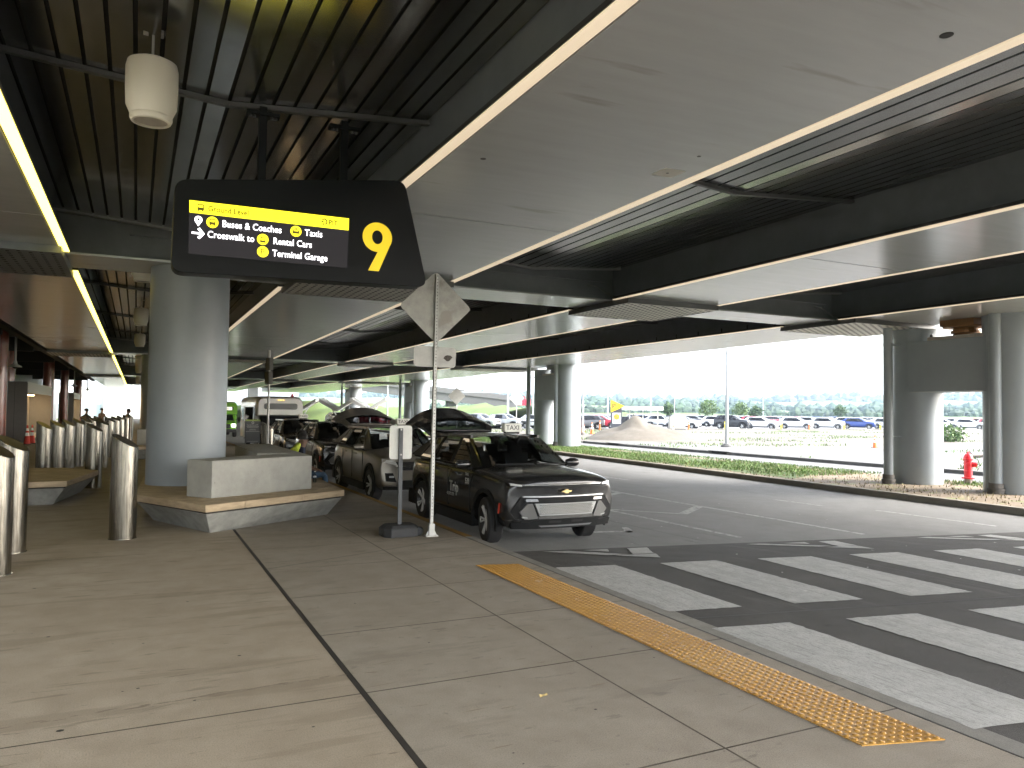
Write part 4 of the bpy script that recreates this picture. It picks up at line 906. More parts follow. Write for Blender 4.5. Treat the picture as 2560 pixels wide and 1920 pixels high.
        facepart('skid_strip', [(-.42, .225), (.42, .225), (.46, .25), (-.46, .25)], mat('skid_grey', (.12, .125, .13), .45), t, .036)
        for q in (-.3, .08): facepart('lower_vent', [(q, .285), (q+.2, .285), (q+.2, .32), (q, .32)], BACK, t, .034)
        bow = [(-.085, -.012), (-.03, -.012), (-.03, -.028), (.03, -.028), (.03, -.012), (.07, -.012), (.088, .014), (.03, .014), (.03, .03), (-.03, .03), (-.03, .014), (-.068, .014)]
        y_ = fy(0, .74+FZ)-.012; obj('emblem', MB().slabxz([(x, z+.745+FZ) for x, z in bow], y_-.012, y_+.02), GOLD, t, bevel=.003)
        for sx in (-1, 1): obj('side_marker', MB().box((sx*.958, -2.02, .60), (.015, .03, .16), (R(12), 0, 0)), ORR, t)
    else:
        facepart('upper_grille', [(-.52, .62), (.52, .62), (.60, .80), (-.60, .80)], CLAD, t, .014)
        facepart('grille_bar', [(-.60, .70), (.60, .70), (.60, .72), (-.60, .72)], CHR, t, .02)
        for s_ in (1, -1):
            q = [(.56, .72), (.88, .80), (.88, .87), (.60, .80)]; facepart('headlight', q if s_ > 0 else mir(q), LAMP, t, .018)
            q = [(.58, .36), (.80, .38), (.82, .56), (.66, .56)]; facepart('fog_pocket', q if s_ > 0 else mir(q), CLAD, t, .014)
            q = [(.64, .46), (.74, .46), (.74, .50), (.64, .50)]; facepart('fog_lamp', q if s_ > 0 else mir(q), LAMP if not lamp else LED_ON, t, .02)
        facepart('lower_grille', [(-.55, .24), (.55, .24), (.50, .40), (-.50, .40)], CLAD, t, .014)
        facepart('lower_bumper', [(-.84, .19), (.84, .19), (.84, .26), (-.84, .26)], CLAD, t, .02)
        y_ = fy(0, .71+FZ)-.02; bow = [(-.085, -.012), (-.03, -.012), (-.03, -.028), (.03, -.028), (.03, -.012), (.07, -.012), (.088, .014), (.03, .014), (.03, .03), (-.03, .03), (-.03, .014), (-.068, .014)]
        obj('emblem', MB().slabxz([(x, z+.71+FZ) for x, z in bow], y_-.012, y_+.02), GOLD, t)
    if detail:
        hn = MB()
        for sx in (-1, 1):
            for yy in (-.25, .75): hn.box((sx*.957, yy, 1.0), (.03, .2, .03))
        obj('door_handle', hn, p, t)
        sm = MB()
        for sx in (-1, 1):
            for yy in (-.88, .1, 1.02): sm.bx(sx*.951-.008, sx*.951+.008, yy, yy+.008, .42, 1.06)
        obj('door_gap', sm, BACK, t)
    if hatch:
        hg = bpy.data.objects.new('tailgate', None); COL.objects.link(hg); hg.parent = t; hg.location = (0, 1.70, 1.61)
        def gt(a, b):  # outer skin: a across, b away from hinge
            u = 2*a-1; l = b*1.25; kink = .5
            if l < kink: y_, z_ = l*math.cos(R(33)), l*math.sin(R(33))
            else: y_, z_ = kink*math.cos(R(33))+(l-kink)*math.cos(R(14)), kink*math.sin(R(33))+(l-kink)*math.sin(R(14))
            wd = .60+.27*min(1, l/.75); return (u*wd, y_-.10*u*u*(b), z_+.04*b-.34*abs(u)**2.4*(.12+.88*b))
        frm = MB(); na, nb = 12, 10; V = {}
        for j in range(nb+1):
            for i in range(na+1): V[i, j] = gt(i/na, j/nb)
        solid = [(i, j) for i in range(na) for j in range(nb) if not (1 <= i <= na-2 and 1 <= j <= 3)]
        for i, j in solid:
            q = [V[i, j], V[i+1, j], V[i+1, j+1], V[i, j+1]]; q2 = [(x, y_, z-.055) for x, y_, z in q]; frm.add(q+q2, [(0, 1, 2, 3), (7, 6, 5, 4), (0, 4, 5, 1), (1, 5, 6, 2), (2, 6, 7, 3), (3, 7, 4, 0)])
        obj('gate_panel', frm, p, hg); obj('gate_glass', grid(lambda a, b: gt((1+(na-2)*a)/na, (1+3*b)/nb), 8, 3), GLD, hg)
        obj('gate_trim', grid(lambda a, b: tuple(Vector(gt(.1+.8*a, .45+.5*b))-Vector((0, 0, .07))), 8, 4), SEATM, hg)
        obj('gate_strut', MB().cyl((-.6, .05, -.12), (-.72, .62, .12), .012, n=6).cyl((.6, .05, -.12), (.72, .62, .12), .012, n=6), CLAD, hg)
        obj('gate_spoiler', MB().box((0, .06, .045), (1.12, .16, .03)), p, hg, bevel=.01)
    else: mobj('rear_window', REARG, GLD, t)
    if taxi:
        ts = bpy.data.objects.new('roof_sign', None); COL.objects.link(ts); ts.parent = t; ts.location = taxi
        sw, sh, d_ = .17, .155, .07
        obj('sign_box', MB().slabxz(rrect(-sw, sw, 0, sh, .035), -d_, d_), mat('taxi_white', (.75, .75, .70), .4), ts, bevel=.012)
        text('lettering', 'TAXI', .115, mat('taxi_print', (.015, .015, .015), .5), ts, (-.14, -d_-.002, .042), depth=.001, bold=0, sx=1.02)
        obj('sign_foot', MB().bx(-.13, .13, -.05, .05, -.03, .002), CLAD, ts)
    if texts:
        tm = mat('door_print', (.42, .42, .40), .5)
        for s_, y, z, sz, bo, sx_ in texts:
            text('lettering', s_, sz, tm, t, (-.966, y, z), rot=(R(90), 0, R(-90)), depth=.001, bold=bo, sx=sx_)
    return t
car('dark grey electric taxi at the head of the rank with its tailgate raised', (5.86, 12.47, -.15), R(0), PGREY, 'ev', True, (.15, -.15, 1.68), steer=R(-9),
    texts=[('Trip', -.02, .68, .25, .004, .95), ('412-777-7777', .1, .60, .075, 0, .8), ('TAXI', -.72, .99, .07, 0, .9), ('539', -.72, .86, .13, .002, .9)])
car('pewter crossover taxi with raised tailgate standing second in the rank', (5.72, 18.55, -.15), R(0), PSILV, 'suv', True, (.25, -.12, 1.68))
car('dark grey electric taxi waiting behind the pewter crossover taxi', (5.78, 24.6, -.15), R(0), PGREY, 'ev', False, (-.05, -.15, 1.68))
o4 = car('glossy black taxi with an open far-side door in front of the white shuttle bus', (5.75, 30.6, -.15), R(0), PBLK, 'suv', False, (.1, -.1, 1.68))
od = bpy.data.objects.new('open_door', None); COL.objects.link(od); od.parent = o4; od.location = (.95, -.85, 0); od.rotation_euler = (0, 0, R(-25))
obj('door_skin', MB().slabyz([(0, .35), (1.0, .35), (1.0, 1.0), (0, 1.0)], .95, 1.0), PBLK, od); fr_ = MB().bar((.95, .02, 1.0), (.95, .55, 1.55), .05).bar((.95, .55, 1.55), (.95, 1.0, 1.55), .05).bar((.95, 1.0, 1.55), (.95, 1.0, 1.0), .05); obj('door_frame', fr_, CLAD, od)
od.location = (.0, -.85, 0)
# ------------------------------------------------------------------ shuttle buses
BUSW = mat('bus_white', (.62, .62, .60), .35, coat=.5, n=.05); BUSG = mat('bus_green', (.16, .42, .03), .35, coat=.5, n=.05); BUSWIN = mat('bus_window', (.012, .014, .016), .12); TRIMK = mat('bus_trim', (.02, .02, .022), .5)
def bus(label, loc, main, cab, dest=None, s=1., green=False):
    t = thing('shuttle_bus', label, 'bus', loc, 0); t.scale = (s, s, s)
    w = 1.15
    # passenger box with rounded roof edges
    sec = [(-w, .45), (w, .45), (w, 2.35)]+[(w-.28+.28*math.cos(R(a)), 2.35+.32*math.sin(R(a))) for a in (20, 45, 70, 90)]+[(-w+.28-.28*math.cos(R(a)), 2.35+.32*math.sin(R(a))) for a in (90, 70, 45, 20)]+[(-w, 2.35)]
    obj('coach_body', MB().slabxz(sec, .9, 6.8), main, t, smooth=True, bevel=.02)
    # front cap leaning forward over the cab
    capm = MB(); n = len(sec)
    prof = [(x, z) for x, z in sec if z > 1.0]
    A = [(-w, .9, 1.72), (w, .9, 1.72)]+[(x, .9, z) for x, z in prof[0:]]
    def cap_ring(y, sc_, z0, dz): return [(x*sc_, y, z0 if z < 1.8 else z-dz) for x, z in [(-w, 1.7), (w, 1.7)]+prof]
    r0 = cap_ring(.9, 1, 1.72, 0); r1 = cap_ring(.35, .985, 1.66, .03); r2 = cap_ring(.05, .95, 1.72, .12); m_ = len(r0)
    capm.add(r0+r1+r2, [(k*m_+i, k*m_+(i+1) % m_, (k+1)*m_+(i+1) % m_, (k+1)*m_+i) for k in range(2) for i in range(m_)]+[tuple(range(2*m_, 3*m_))])
    obj('front_cap', capm, main, t, smooth=True)
    obj('cap_window' if not green else 'destination_frame', MB().slabxz(rrect(-.82, .82, 2.0, 2.3, .1), .03, .06), BUSWIN, t)
    lm_ = MB()
    for q in (-.12, 0, .12): lm_.box((q, .06, 2.47), (.06, .05, .035))
    obj('marker_lights', lm_, AMB, t)
    for q in (-.86, .86): obj('corner_light', MB().box((q, .1, 2.42), (.07, .06, .045)), AMB, t)
    if dest:
        obj('destination_panel', MB().slabxz(rrect(-.72, .72, 2.03, 2.27, .03), .018, .03), mat('dest_white', (.7, .7, .6), .5, emit=(1, 1, .85), es=.12), t)
        text('lettering', dest, .22, mat('dest_print', (.25, .22, .2), .6), t, (-.05, .014, 2.08), depth=.001, bold=.003)
    # cab: hood, windshield, grille
    cabs = MB().slabyz([(-.55, .45), (.95, .45), (.95, 1.75), (.45, 1.74), (.05, 1.22), (-.5, 1.08), (-.62, .95), (-.64, .6)], -.95, .95)
    obj('cab', cabs, cab, t, bevel=.05, seg=3)
    obj('windshield', MB().add([(-.86, .02, 1.25), (.86, .02, 1.25), (.80, .40, 1.70), (-.80, .40, 1.70)], [(0, 1, 2, 3)]), BUSWIN, t)
    for sx in (-1, 1):
        obj('side_window', MB().add([(sx*.956, .12, 1.22), (sx*.956, .85, 1.22), (sx*.956, .85, 1.68), (sx*.956, .46, 1.68)], [(0, 1, 2, 3)]), BUSWIN, t)
        obj('headlight', MB().slabxz(rrect(sx*.78-.14, sx*.78+.14, .78, .98, .04), -.66, -.6), LED_ON if green else LAMP, t)
        obj('mirror_arm', MB().bar((sx*.95, .2, 1.3), (sx*1.2, .0, 1.36), .03), TRIMK, t); obj('mirror', MB().box((sx*1.24, 0, 1.34), (.16, .08, .34)), TRIMK, t, bevel=.02)
        for yy in (.1, 4.9): add_wheel(t, sx*.93, yy, .38, sx, 'suv')
        for k in range(5): obj('coach_window', MB().bx(sx*w-.008, sx*w+.008, 1.45+k*1.02, 2.32+k*1.02, 1.35, 2.15), BUSWIN, t)
    obj('grille', MB().slabxz(rrect(-.58, .58, .66, .98, .05), -.665, -.6), TRIMK, t); obj('bumper', MB().box((0, -.68, .5), (1.96, .16, .24)), TRIMK if green else CHR, t, bevel=.04)
    obj('entry_door', MB().bx(-w-.015, -w+.01, 1.0, 1.42, .5, 2.2), BUSWIN, t); obj('door_leaf', MB().box((-w-.28, .95, 1.3), (.5, .04, 1.55), (0, 0, R(18))), BUSWIN, t); obj('door_leaf_frame', MB().bar((-w-.5, .87, .55), (-w-.5, .87, 2.1), .05).bar((-w-.06, 1.0, .55), (-w-.06, 1.0, 2.1), .05).bar((-w-.5, .87, 2.1), (-w-.06, 1.0, 2.1), .05), BUSW, t)
    return t
b1 = bus('white shuttle bus with a dark cap window and red roof beacon', (6.6, 40.2, -.15), BUSW, PBLK)
obj('roof_beacon', MB().lathe([(.08, 2.60), (.08, 2.70), (.05, 2.74), (.05, 2.80), (0, 2.81)], (.62, .45, 0), 12), mat('beacon_red', (.5, .05, .05), .4), b1, smooth=True)
bus('bright green shuttle bus with a lit destination panel and headlights', (5.42, 57.5, -.15), BUSG, BUSG, 'Parkiz', .93, True)
# ------------------------------------------------------------------ people
SKIN = mat('skin_brown', (.16, .085, .055), .55); SKIN2 = mat('skin_tan', (.42, .26, .18), .55)
def person(name, label, loc, rz, pose, cols, hair=(.01, .009, .008), group=None, scale=1.):
    """pose: dict of joints; surface grown with a Skin modifier from one skeleton"""
    J = pose; t = thing(name, label, 'person', loc, rz, group); t.scale = (scale,)*3
    order = ['pelvis', 'waist', 'chest', 'neck', 'jaw', 'head', 'crown', 'shL', 'elL', 'wrL', 'paL', 'shR', 'elR', 'wrR', 'paR', 'hpL', 'knL', 'anL', 'heL', 'toL', 'hpR', 'knR', 'anR', 'heR', 'toR', 'nose']
    rad = dict(pelvis=(.15, .12), waist=(.145, .11), chest=(.17, .12), neck=(.055, .055), jaw=(.062, .07), head=(.078, .092), crown=(.055, .065), shL=(.075, .07), elL=(.048, .048), wrL=(.033, .03), paL=(.04, .022), hpL=(.095, .095), knL=(.065, .065), anL=(.042, .042), heL=(.04, .045), toL=(.035, .028), nose=(.014, .014))
    for k in list(rad):
        if k.endswith('L'): rad[k[:-1]+'R'] = rad[k]
    E = [('pelvis', 'waist'), ('waist', 'chest'), ('chest', 'neck'), ('neck', 'jaw'), ('jaw', 'head'), ('head', 'crown'), ('head', 'nose')]
    for s_ in 'LR': E += [('chest', 'sh'+s_), ('sh'+s_, 'el'+s_), ('el'+s_, 'wr'+s_), ('wr'+s_, 'pa'+s_), ('pelvis', 'hp'+s_), ('hp'+s_, 'kn'+s_), ('kn'+s_, 'an'+s_), ('an'+s_, 'he'+s_), ('he'+s_, 'to'+s_)]
    J = dict(J); hd = Vector(J['head']); face = Vector(J.get('face', (0, -1, 0))).normalized(); J['nose'] = tuple(hd+face*.105+Vector((0, 0, -.015)))
    vs = [J[k] for k in order]; es = [(order.index(a), order.index(b)) for a, b in E]; rr = [rad[k] for k in order]; tagv = list(order)
    for s_ in 'LR':    # five fingers
        p = Vector(J['pa'+s_]); d = (p-Vector(J['wr'+s_])).normalized(); side_ = d.cross(Vector((0, 0, 1)))
        side_ = side_.normalized() if side_.length > .1 else Vector((1, 0, 0)); dn = Vector((0, 0, -1))
        for q, (off, ln) in enumerate(((-.032, .055), (-.012, .07), (.010, .066), (.03, .052), (.045, .045))):
            a = p+side_*off+d*(.03 if q < 4 else -.01); m_ = a+d*ln*.6+dn*.012+(side_*.02 if q == 4 else Vector()); e_ = m_+d*ln*.4+dn*.025
            i0 = len(vs); vs += [tuple(a), tuple(m_), tuple(e_)]; rr += [(.0105, .0105), (.0095, .0095), (.0075, .0075)]; tagv += ['finger']*3
            es += [(order.index('pa'+s_), i0), (i0, i0+1), (i0+1, i0+2)]
    me = bpy.data.meshes.new('body'); me.from_pydata([tuple(v) for v in vs], es, []); o = bpy.data.objects.new('tmpp', me); COL.objects.link(o)
    sk = o.modifiers.new('skin', 'SKIN'); sk.branch_smoothing = .6; sk.use_smooth_shade = True
    for i, v in enumerate(me.skin_vertices[0].data): v.radius = rr[i]; v.use_root = (i == 0)
    sb = o.modifiers.new('s', 'SUBSURF'); sb.levels = 1; sb.render_levels = 1
    m2 = evalmesh(o, 'body'); bpy.data.objects.remove(o)
    m2.materials.clear(); [m2.materials.append(c) for c in (cols['skin'], cols['top'], cols['legs'], cols['shoe'])]
    P_ = [Vector(v) for v in vs]; cat = []
    zone = {'pelvis-waist': 1, 'waist-chest': 1, 'chest-neck': 1}
    def seg(a, b):
        ka, kb = tagv[a], tagv[b]
        if 'finger' in (ka, kb) or kb[:2] in ('pa', 'cr', 'ja', 'he', 'no') and kb not in ('heL', 'heR'): return 0
        if kb in ('jaw', 'head', 'crown', 'nose'): return 0
        if kb[:2] in ('hp', 'kn', 'an'): return 2
        if kb in ('heL', 'heR', 'toL', 'toR'): return 3
        if kb[:2] == 'wr': return 1 if cols.get('long') else 0
        return 1
    A = np.array([tuple(P_[a]) for a, b in es]); B = np.array([tuple(P_[b]) for a, b in es]); S = [seg(a, b) for a, b in es]; D = B-A; DD = (D*D).sum(1)
    RA = np.array([rr[a][0] for a, b in es]); RB = np.array([rr[b][0] for a, b in es])
    for f in m2.polygons:
        c = np.array(f.center); tt = np.clip(((c-A)*D).sum(1)/DD, 0, 1); q = A+D*tt[:, None]; dist = np.linalg.norm(q-c, axis=1)/(RA+(RB-RA)*tt); f.material_index = S[int(dist.argmin())]; f.use_smooth = True
    b_ = bpy.data.objects.new('body', m2); COL.objects.link(b_); b_.parent = t
    cr_ = Vector(J['crown']); bk_ = hd-face*.03+Vector((0, 0, .035))
    hm_ = MB(); hm_.lathe([(.098, -.03), (.104, .0), (.100, .045), (.07, .09), (.03, .108), (0, .11)], tuple(bk_), 16); obj('hair', hm_, mat('hair_%d' % int(hair[0]*1000), hair, .8), t, smooth=True)
    eye = MB(); sd_ = face.cross(Vector((0, 0, 1))).normalized()
    for q in (-1, 1): eye.cyl(tuple(hd+face*.086+sd_*.03*q+Vector((0, 0, .012))), tuple(hd+face*.094+sd_*.03*q+Vector((0, 0, .012))), .009, n=8)
    obj('eyes', eye, BACK, t); obj('mouth', MB().box(tuple(hd+face*.083+Vector((0, 0, -.055))), (.04, .012, .008), Matrix((sd_, face, Vector((0, 0, 1)))).transposed()), mat('lips', (.2, .08, .06), .6), t)
    return t
def seated(lean=.1, z=.47, arms='lap', face=(0, -1, 0), knee=.46, spread=.12):
    l = lean; J = dict(pelvis=(0, 0, z+.10), waist=(0, -l*.3, z+.28), chest=(0, -l, z+.50), neck=(0, -l*1.25, z+.66), jaw=(0, -l*1.35-.015, z+.72), head=(0, -l*1.4-.01, z+.80), crown=(0, -l*1.4+.015, z+.885), face=face)
    for s_, k in (('L', 1), ('R', -1)):
        J['sh'+s_] = (k*.19, -l*1.05, z+.55); J['hp'+s_] = (k*.10, -.03, z+.09); J['kn'+s_] = (k*spread, -knee, z+.10); J['an'+s_] = (k*spread, -knee-.03, .09); J['he'+s_] = (k*spread, -knee+.02, .045); J['to'+s_] = (k*spread, -knee-.19, .03)
        if arms == 'lap': J['el'+s_] = (k*.27, -l-.06, z+.29); J['wr'+s_] = (k*.14, -.32, z+.20); J['pa'+s_] = (k*.11, -.39, z+.185)
    return J
def standing(face=(0, -1, 0), step=0., armf=.0):
    J = dict(pelvis=(0, 0, .95), waist=(0, 0, 1.12), chest=(0, -.01, 1.33), neck=(0, 0, 1.49), jaw=(0, -.02, 1.56), head=(0, -.02, 1.64), crown=(0, 0, 1.73), face=face)
    for s_, k in (('L', 1), ('R', -1)):
        J['sh'+s_] = (k*.19, 0, 1.40); J['el'+s_] = (k*.25, .03-armf*.15, 1.13); J['wr'+s_] = (k*.24, -.06-armf*.3, .90+armf*.2); J['pa'+s_] = (k*.235, -.08-armf*.38, .82+armf*.22)
        J['hp'+s_] = (k*.10, 0, .90); J['kn'+s_] = (k*.11, -.02-k*step, .50); J['an'+s_] = (k*.11, .02-k*step*1.6, .09); J['he'+s_] = (k*.11, .05-k*step*1.6, .045); J['to'+s_] = (k*.12, -.15-k*step*1.6, .03)
    return J
NAVY = mat('cloth_navy', (.012, .016, .035), .85, n=.2); JEAN = mat('cloth_jeans', (.045, .085, .14), .85, n=.25, nscale=12); SHOE = mat('shoe_black', (.015, .015, .015), .6); BLKC = mat('cloth_black', (.012, .012, .013), .85); BRN = mat('cloth_brown', (.12, .075, .045), .85); HIV = mat('cloth_hivis', (.42, .52, .05), .7); GRYC = mat('cloth_grey', (.25, .25, .24), .85); PINK = mat('cloth_pink', (.5, .28, .24), .85)
pA = seated(.06, .47, 'lap', (.25, -1, -.1), .52)
pA['elR'] = (-.30, .02, .78); pA['wrR'] = (-.18, -.2, .70); pA['paR'] = (-.13, -.27, .68)
person('person', 'person in navy top and blue jeans sitting on the stone bench by the taxis', (2.98, 15.9, 0), R(82), pA, dict(skin=SKIN, top=NAVY, legs=JEAN, shoe=SHOE))
pB = seated(.34, .47, 'lap', (.1, -1, -.3), .5)
person('person', 'person with yellow-green high visibility sleeves bending forward on the bench end', (2.95, 17.9, 0), R(75), pB, dict(skin=SKIN, top=HIV, legs=BLKC, shoe=SHOE, long=True))
pC = standing((0, -1, 0), .08)
person('person', 'seated-height figure in black beside the grey kiosk far along the bollards', (-2.9, 55.0, 0), R(150), seated(.12, .47), dict(skin=SKIN, top=BLKC, legs=BLKC, shoe=SHOE, long=True), scale=1.25)
person('person', 'person in brown jacket standing among the far bollards facing the doors', (-2.05, 58, 0), R(40), standing((.4, -1, 0), .05, .5), dict(skin=SKIN2, top=BRN, legs=BLKC, shoe=SHOE, long=True))
person('person', 'person in black standing beyond the last bollards near the thick column', (-.42, 50.5, 0), R(-60), standing((0, -1, 0), .03, .2), dict(skin=SKIN, top=BLKC, legs=BLKC, shoe=SHOE, long=True))
person('person', 'person in black with pink trousers leaning forward past the far bollards', (-.85, 53.0, 0), R(70), seated(.3, .6, 'lap', (0, -1, -.2)), dict(skin=SKIN, top=BLKC, legs=PINK, shoe=SHOE, long=True), scale=1.15)
person('person', 'person in dark shirt and pale shorts by the car park entrance canopy', (52.2, 74.6, -.09), R(160), standing((1, 0, 0), .1, .5), dict(skin=SKIN2, top=BLKC, legs=PINK, shoe=SHOE))
# water bottle on the seat
wb = thing('water_bottle', 'clear plastic water bottle standing on the stone bench seat', 'bottle', (3.15, 15.15, .471), 0)
CLR = glassmat('clear_plastic', (.75, .8, .82), .05)
obj('bottle_body', MB().lathe([(.02, 0), (.032, .004), (.034, .03), (.031, .07), (.034, .10), (.034, .13), (.028, .16), (.014, .19), (.013, .205)], n=16), CLR, wb, smooth=True)
obj('cap', MB().lathe([(.016, .205), (.016, .222), (0, .223)], n=12), mat('cap_white', (.7, .7, .7), .5), wb); obj('bottle_label', MB().lathe([(.0345, .10), (.0345, .13)], n=16), mat('bottle_label', (.55, .58, .6), .5), wb)
# ------------------------------------------------------------------ terminal front on the left
RED = mat('red_column', (.22, .055, .035), .28, n=.12, nscale=2, coat=.4); KGR = mat('kiosk_grey', (.14, .135, .13), .6, n=.06); KWH = mat('kiosk_white', (.42, .42, .40), .5); WALLP = mat('wall_panel', (.30, .31, .31), .6, n=.06); DK = mat('canopy_dark', (.025, .025, .026), .7); KIN = mat('kiosk_inner', (.42, .34, .24), .7, n=.05); WARM = mat('downlight', (.9, .8, .6), .4, emit=(1, .72, .38), es=5.)
tb = thing('terminal_building', 'grey panelled terminal front with a dark canopy behind the red columns', 'building', (0, 0, 0))
obj('wall', MB().bx(-9.8, -9.5, -10, 118, -.1, 7), WALLP, tb)
pm_ = None
for k in range(21):
    for j in range(3):
        if pm_ is None: pm_ = MB().bx(0, .04, 0, 5.96, 0, 1.94).mesh('wall_panel')
        o = bpy.data.objects.new('wall_panel', pm_); COL.objects.link(o); o.parent = tb; o.location = (-9.5, -8+6*k, .02+1.97*j)
        if not pm_.materials: pm_.materials.append(WALLP)
obj('canopy', MB().bx(-9.4, -4.32, 7, 100, 5.2, 5.6), DK, tb); obj('canopy_fascia', MB().bx(-4.6, -4.32, 7, 100, 4.75, 5.2), DK, tb)  # unseen near stretch left off so sky light reaches the paving
for yy in (15, 25.2, 34, 44, 54.5, 66, 78, 90): obj('canopy_beam', MB().bx(-9.4, -4.6, yy, yy+.4, 4.55, 5.2), DK, tb)
def rcol(x, y, label, r=.30, z1=5.2):
    t = thing('red_column', label, 'column', (x, y, 0), 0, 'red columns along the terminal front')
    obj('shaft', MB().lathe([(r, .0), (r, z1)], n=32), RED, t, smooth=True); obj('fin', MB().bx(-.05, .05, -r-.12, -r+.02, .0, z1), RED, t); obj('base_collar', MB().lathe([(r+.03, 0), (r+.03, .08), (r, .09)], n=32), RAIL, t)
for k, (x, y) in enumerate([(-5.02, 37.0), (-5.9, 46.5), (-5.6, 62.5), (-5.75, 65.3), (-5.4, 73.5), (-5.7, 78), (-5.4, 91), (-5.9, 96)]):
    lab = ['glossy red-brown round column next to the first grey kiosk', 'glossy red-brown column rising behind the first grey kiosk'][k] if k < 2 else ('glossy red-brown column between the two grey kiosks' if k < 6 else 'glossy red-brown column beyond the second grey kiosk')
    rcol(x, y, lab)
def kiosk(x0, x1, y0, y1, label):
    t = thing('kiosk', label, 'kiosk', ((x0+x1)/2, (y0+y1)/2, 0), 0); X0, X1 = -(x1-x0)/2, (x1-x0)/2; L_ = (y1-y0)/2
    h = 3.05
    obj('end_wall', MB().bx(X0, X1, -L_, -L_+.25, .15, h), KGR, t); obj('end_wall', MB().bx(X0, X1, L_-.25, L_, .15, h), KGR, t); obj('back_wall', MB().bx(X0, X0+.2, -L_+.25, L_-.25, .15, h), KIN, t)
    obj('plinth', MB().bx(X0-.02, X1+.1, -L_-.02, L_, 0, .16), LCONC, t)
    obj('roof', MB().bx(X0, X1-.02, -L_+.002, L_-.002, h, h+.06), KGR, t)
    nf = 6
    for k in range(nf):
        a, b = -L_+2*L_*k/nf, -L_+2*L_*(k+1)/nf; obj('fascia_panel', MB().bx(X1-.06, X1, a+.01, b-.01, h-.5, h+.06), KWH, t)
    for k in range(3): obj('inner_panel', MB().bx(X0+.2, X0+.24, -L_+.3+k*(2*L_-.6)/3, -L_+.28+(k+1)*(2*L_-.6)/3, .3, h-.5), KIN, t)
    obj('downlight', MB().bx(X0+.35, X0+.6, -L_+1.2, L_-1.2, h-.53, h-.5), WARM, t)
    for k in (1,): obj('end_panel_gap', MB().bx(X0+(X1-X0)*.62, X0+(X1-X0)*.62+.015, -L_-.004, -L_+.01, .2, h), JOINT, t)
    return t
kiosk(-6.45, -5.0, 46.0, 58.6, 'grey vestibule kiosk with white fascia and warm lit recess beside the traffic cones')
kiosk(-6.3, -5.1, 80, 89, 'second grey vestibule kiosk with warm lit recess farther along the terminal')
# hanging bell lamps under the canopy
BEL = mat('bell_lamp', (.5, .5, .47), .5); bl = None
for k, (x, y) in enumerate([(-4.9, 40.5), (-4.85, 76), (-4.8, 95)]):
    lab = ['white bell-shaped pendant hanging before the first grey kiosk', 'white bell-shaped pendant hanging near the last red columns', 'white bell-shaped pendant hanging near the last red columns'][k]
    if bl is None:
        bl = thing('pendant_lamp', lab, 'lamp', (x, y, 3.6), 0, 'bell pendants under the canopy'); obj('shade', MB().lathe([(.27, 0), (.26, .04), (.1, .13), (.06, .28), (.05, .3)], n=20), BEL, bl, smooth=True); obj('stem', MB().cyl((0, 0, .28), (0, 0, 1.6), .045, n=10), BEL, bl); obj('camera_dome', MB().lathe([(.0, -.08), (.08, -.04), (.1, .0)], n=14), BLK, bl, smooth=True)
    else: dup(bl, (x, y, 3.6), 0, lab)
# traffic cones
CO = mat('cone_orange', (.85, .16, .03), .6); COR = mat('cone_red', (.62, .05, .03), .6); COW = mat('cone_white', (.8, .8, .78), .5)
CONE = {}
def cone(x, y, z, label, h=.75, body=CO, group=None):
    if body not in CONE:
        prof = lambda t_: .15-.12*t_
        CONE[body] = [MB().lathe([(prof(a), a*.95+.03), (prof(b), b*.95+.03)], n=16).mesh(n_) for a, b, n_ in ((0, .42, 'cone_body'), (.42, .6, 'white_band'), (.6, .7, 'cone_band'), (.7, .84, 'white_band'), (.84, 1, 'cone_tip'))]+[MB().bx(-.19, .19, -.19, .19, 0, .035).mesh('foot')]
        for m_, c in zip(CONE[body], (body, COW, body, COW, body, RUB)): m_.materials.append(c)
    t = thing('traffic_cone', label, 'cone', (x, y, z), 0, group); t.scale = (h, h, h)
    for m_ in CONE[body]: o = bpy.data.objects.new(m_.name.split('.')[0], m_); COL.objects.link(o); o.parent = t
cone(-4.75, 44.2, 0, 'red and white traffic cone standing at the corner of the grey kiosk', .95, COR, 'cones by the kiosk'); cone(-4.62, 44.9, 0, 'red and white traffic cone standing at the corner of the grey kiosk', .95, COR, 'cones by the kiosk')
GC = 'orange cones on the gravel'
cone(39.9, 51.3, -.10, 'single orange traffic cone at the foot of the gravel pile', .95, CO, GC); cone(41, 32.9, -.10, 'orange traffic cone on open gravel beside the near drain pipe', .8, CO, GC); cone(40.3, 30.0, -.1, 'orange traffic cone glimpsed between the near drain pipe and pier', .8, CO, GC)
for x, y, h_ in ((33.1, 56.6, .9), (35.2, 58.6, 1.35), (35.9, 58.9, .9), (37.2, 59.6, 1.1)): cone(x, y, -.1, 'orange traffic cone in the cluster by the far utility cabinet', h_, CO, GC)
# ------------------------------------------------------------------ fire hydrant
HR = mat('hydrant_red', (.62, .02, .03), .35, n=.06); hy = thing('fire_hydrant', 'red fire hydrant standing on the verge beside the near pier', 'hydrant', (21.35, 14.05, -.02), R(35))
obj('stub', MB().lathe([(.1, 0), (.1, .16)], n=16), mat('hydrant_stub', (.25, .2, .17), .7), hy, smooth=True)
obj('flange', MB().lathe([(.17, .155), (.17, .2), (.12, .205)], n=16), HR, hy, smooth=True); obj('barrel', MB().lathe([(.105, .2), (.105, .36), (.115, .365), (.115, .385), (.105, .39), (.105, .68), (.14, .69), (.14, .72), (.12, .725), (.11, .80), (.07, .86), (.03, .88), (.025, .93), (0, .935)], n=20), HR, hy, smooth=True)
obj('outlet', MB().cyl((0, -.1, .56), (0, -.2, .56), .075, n=14).cyl((0, -.2, .56), (0, -.22, .56), .05, n=6), HR, hy)
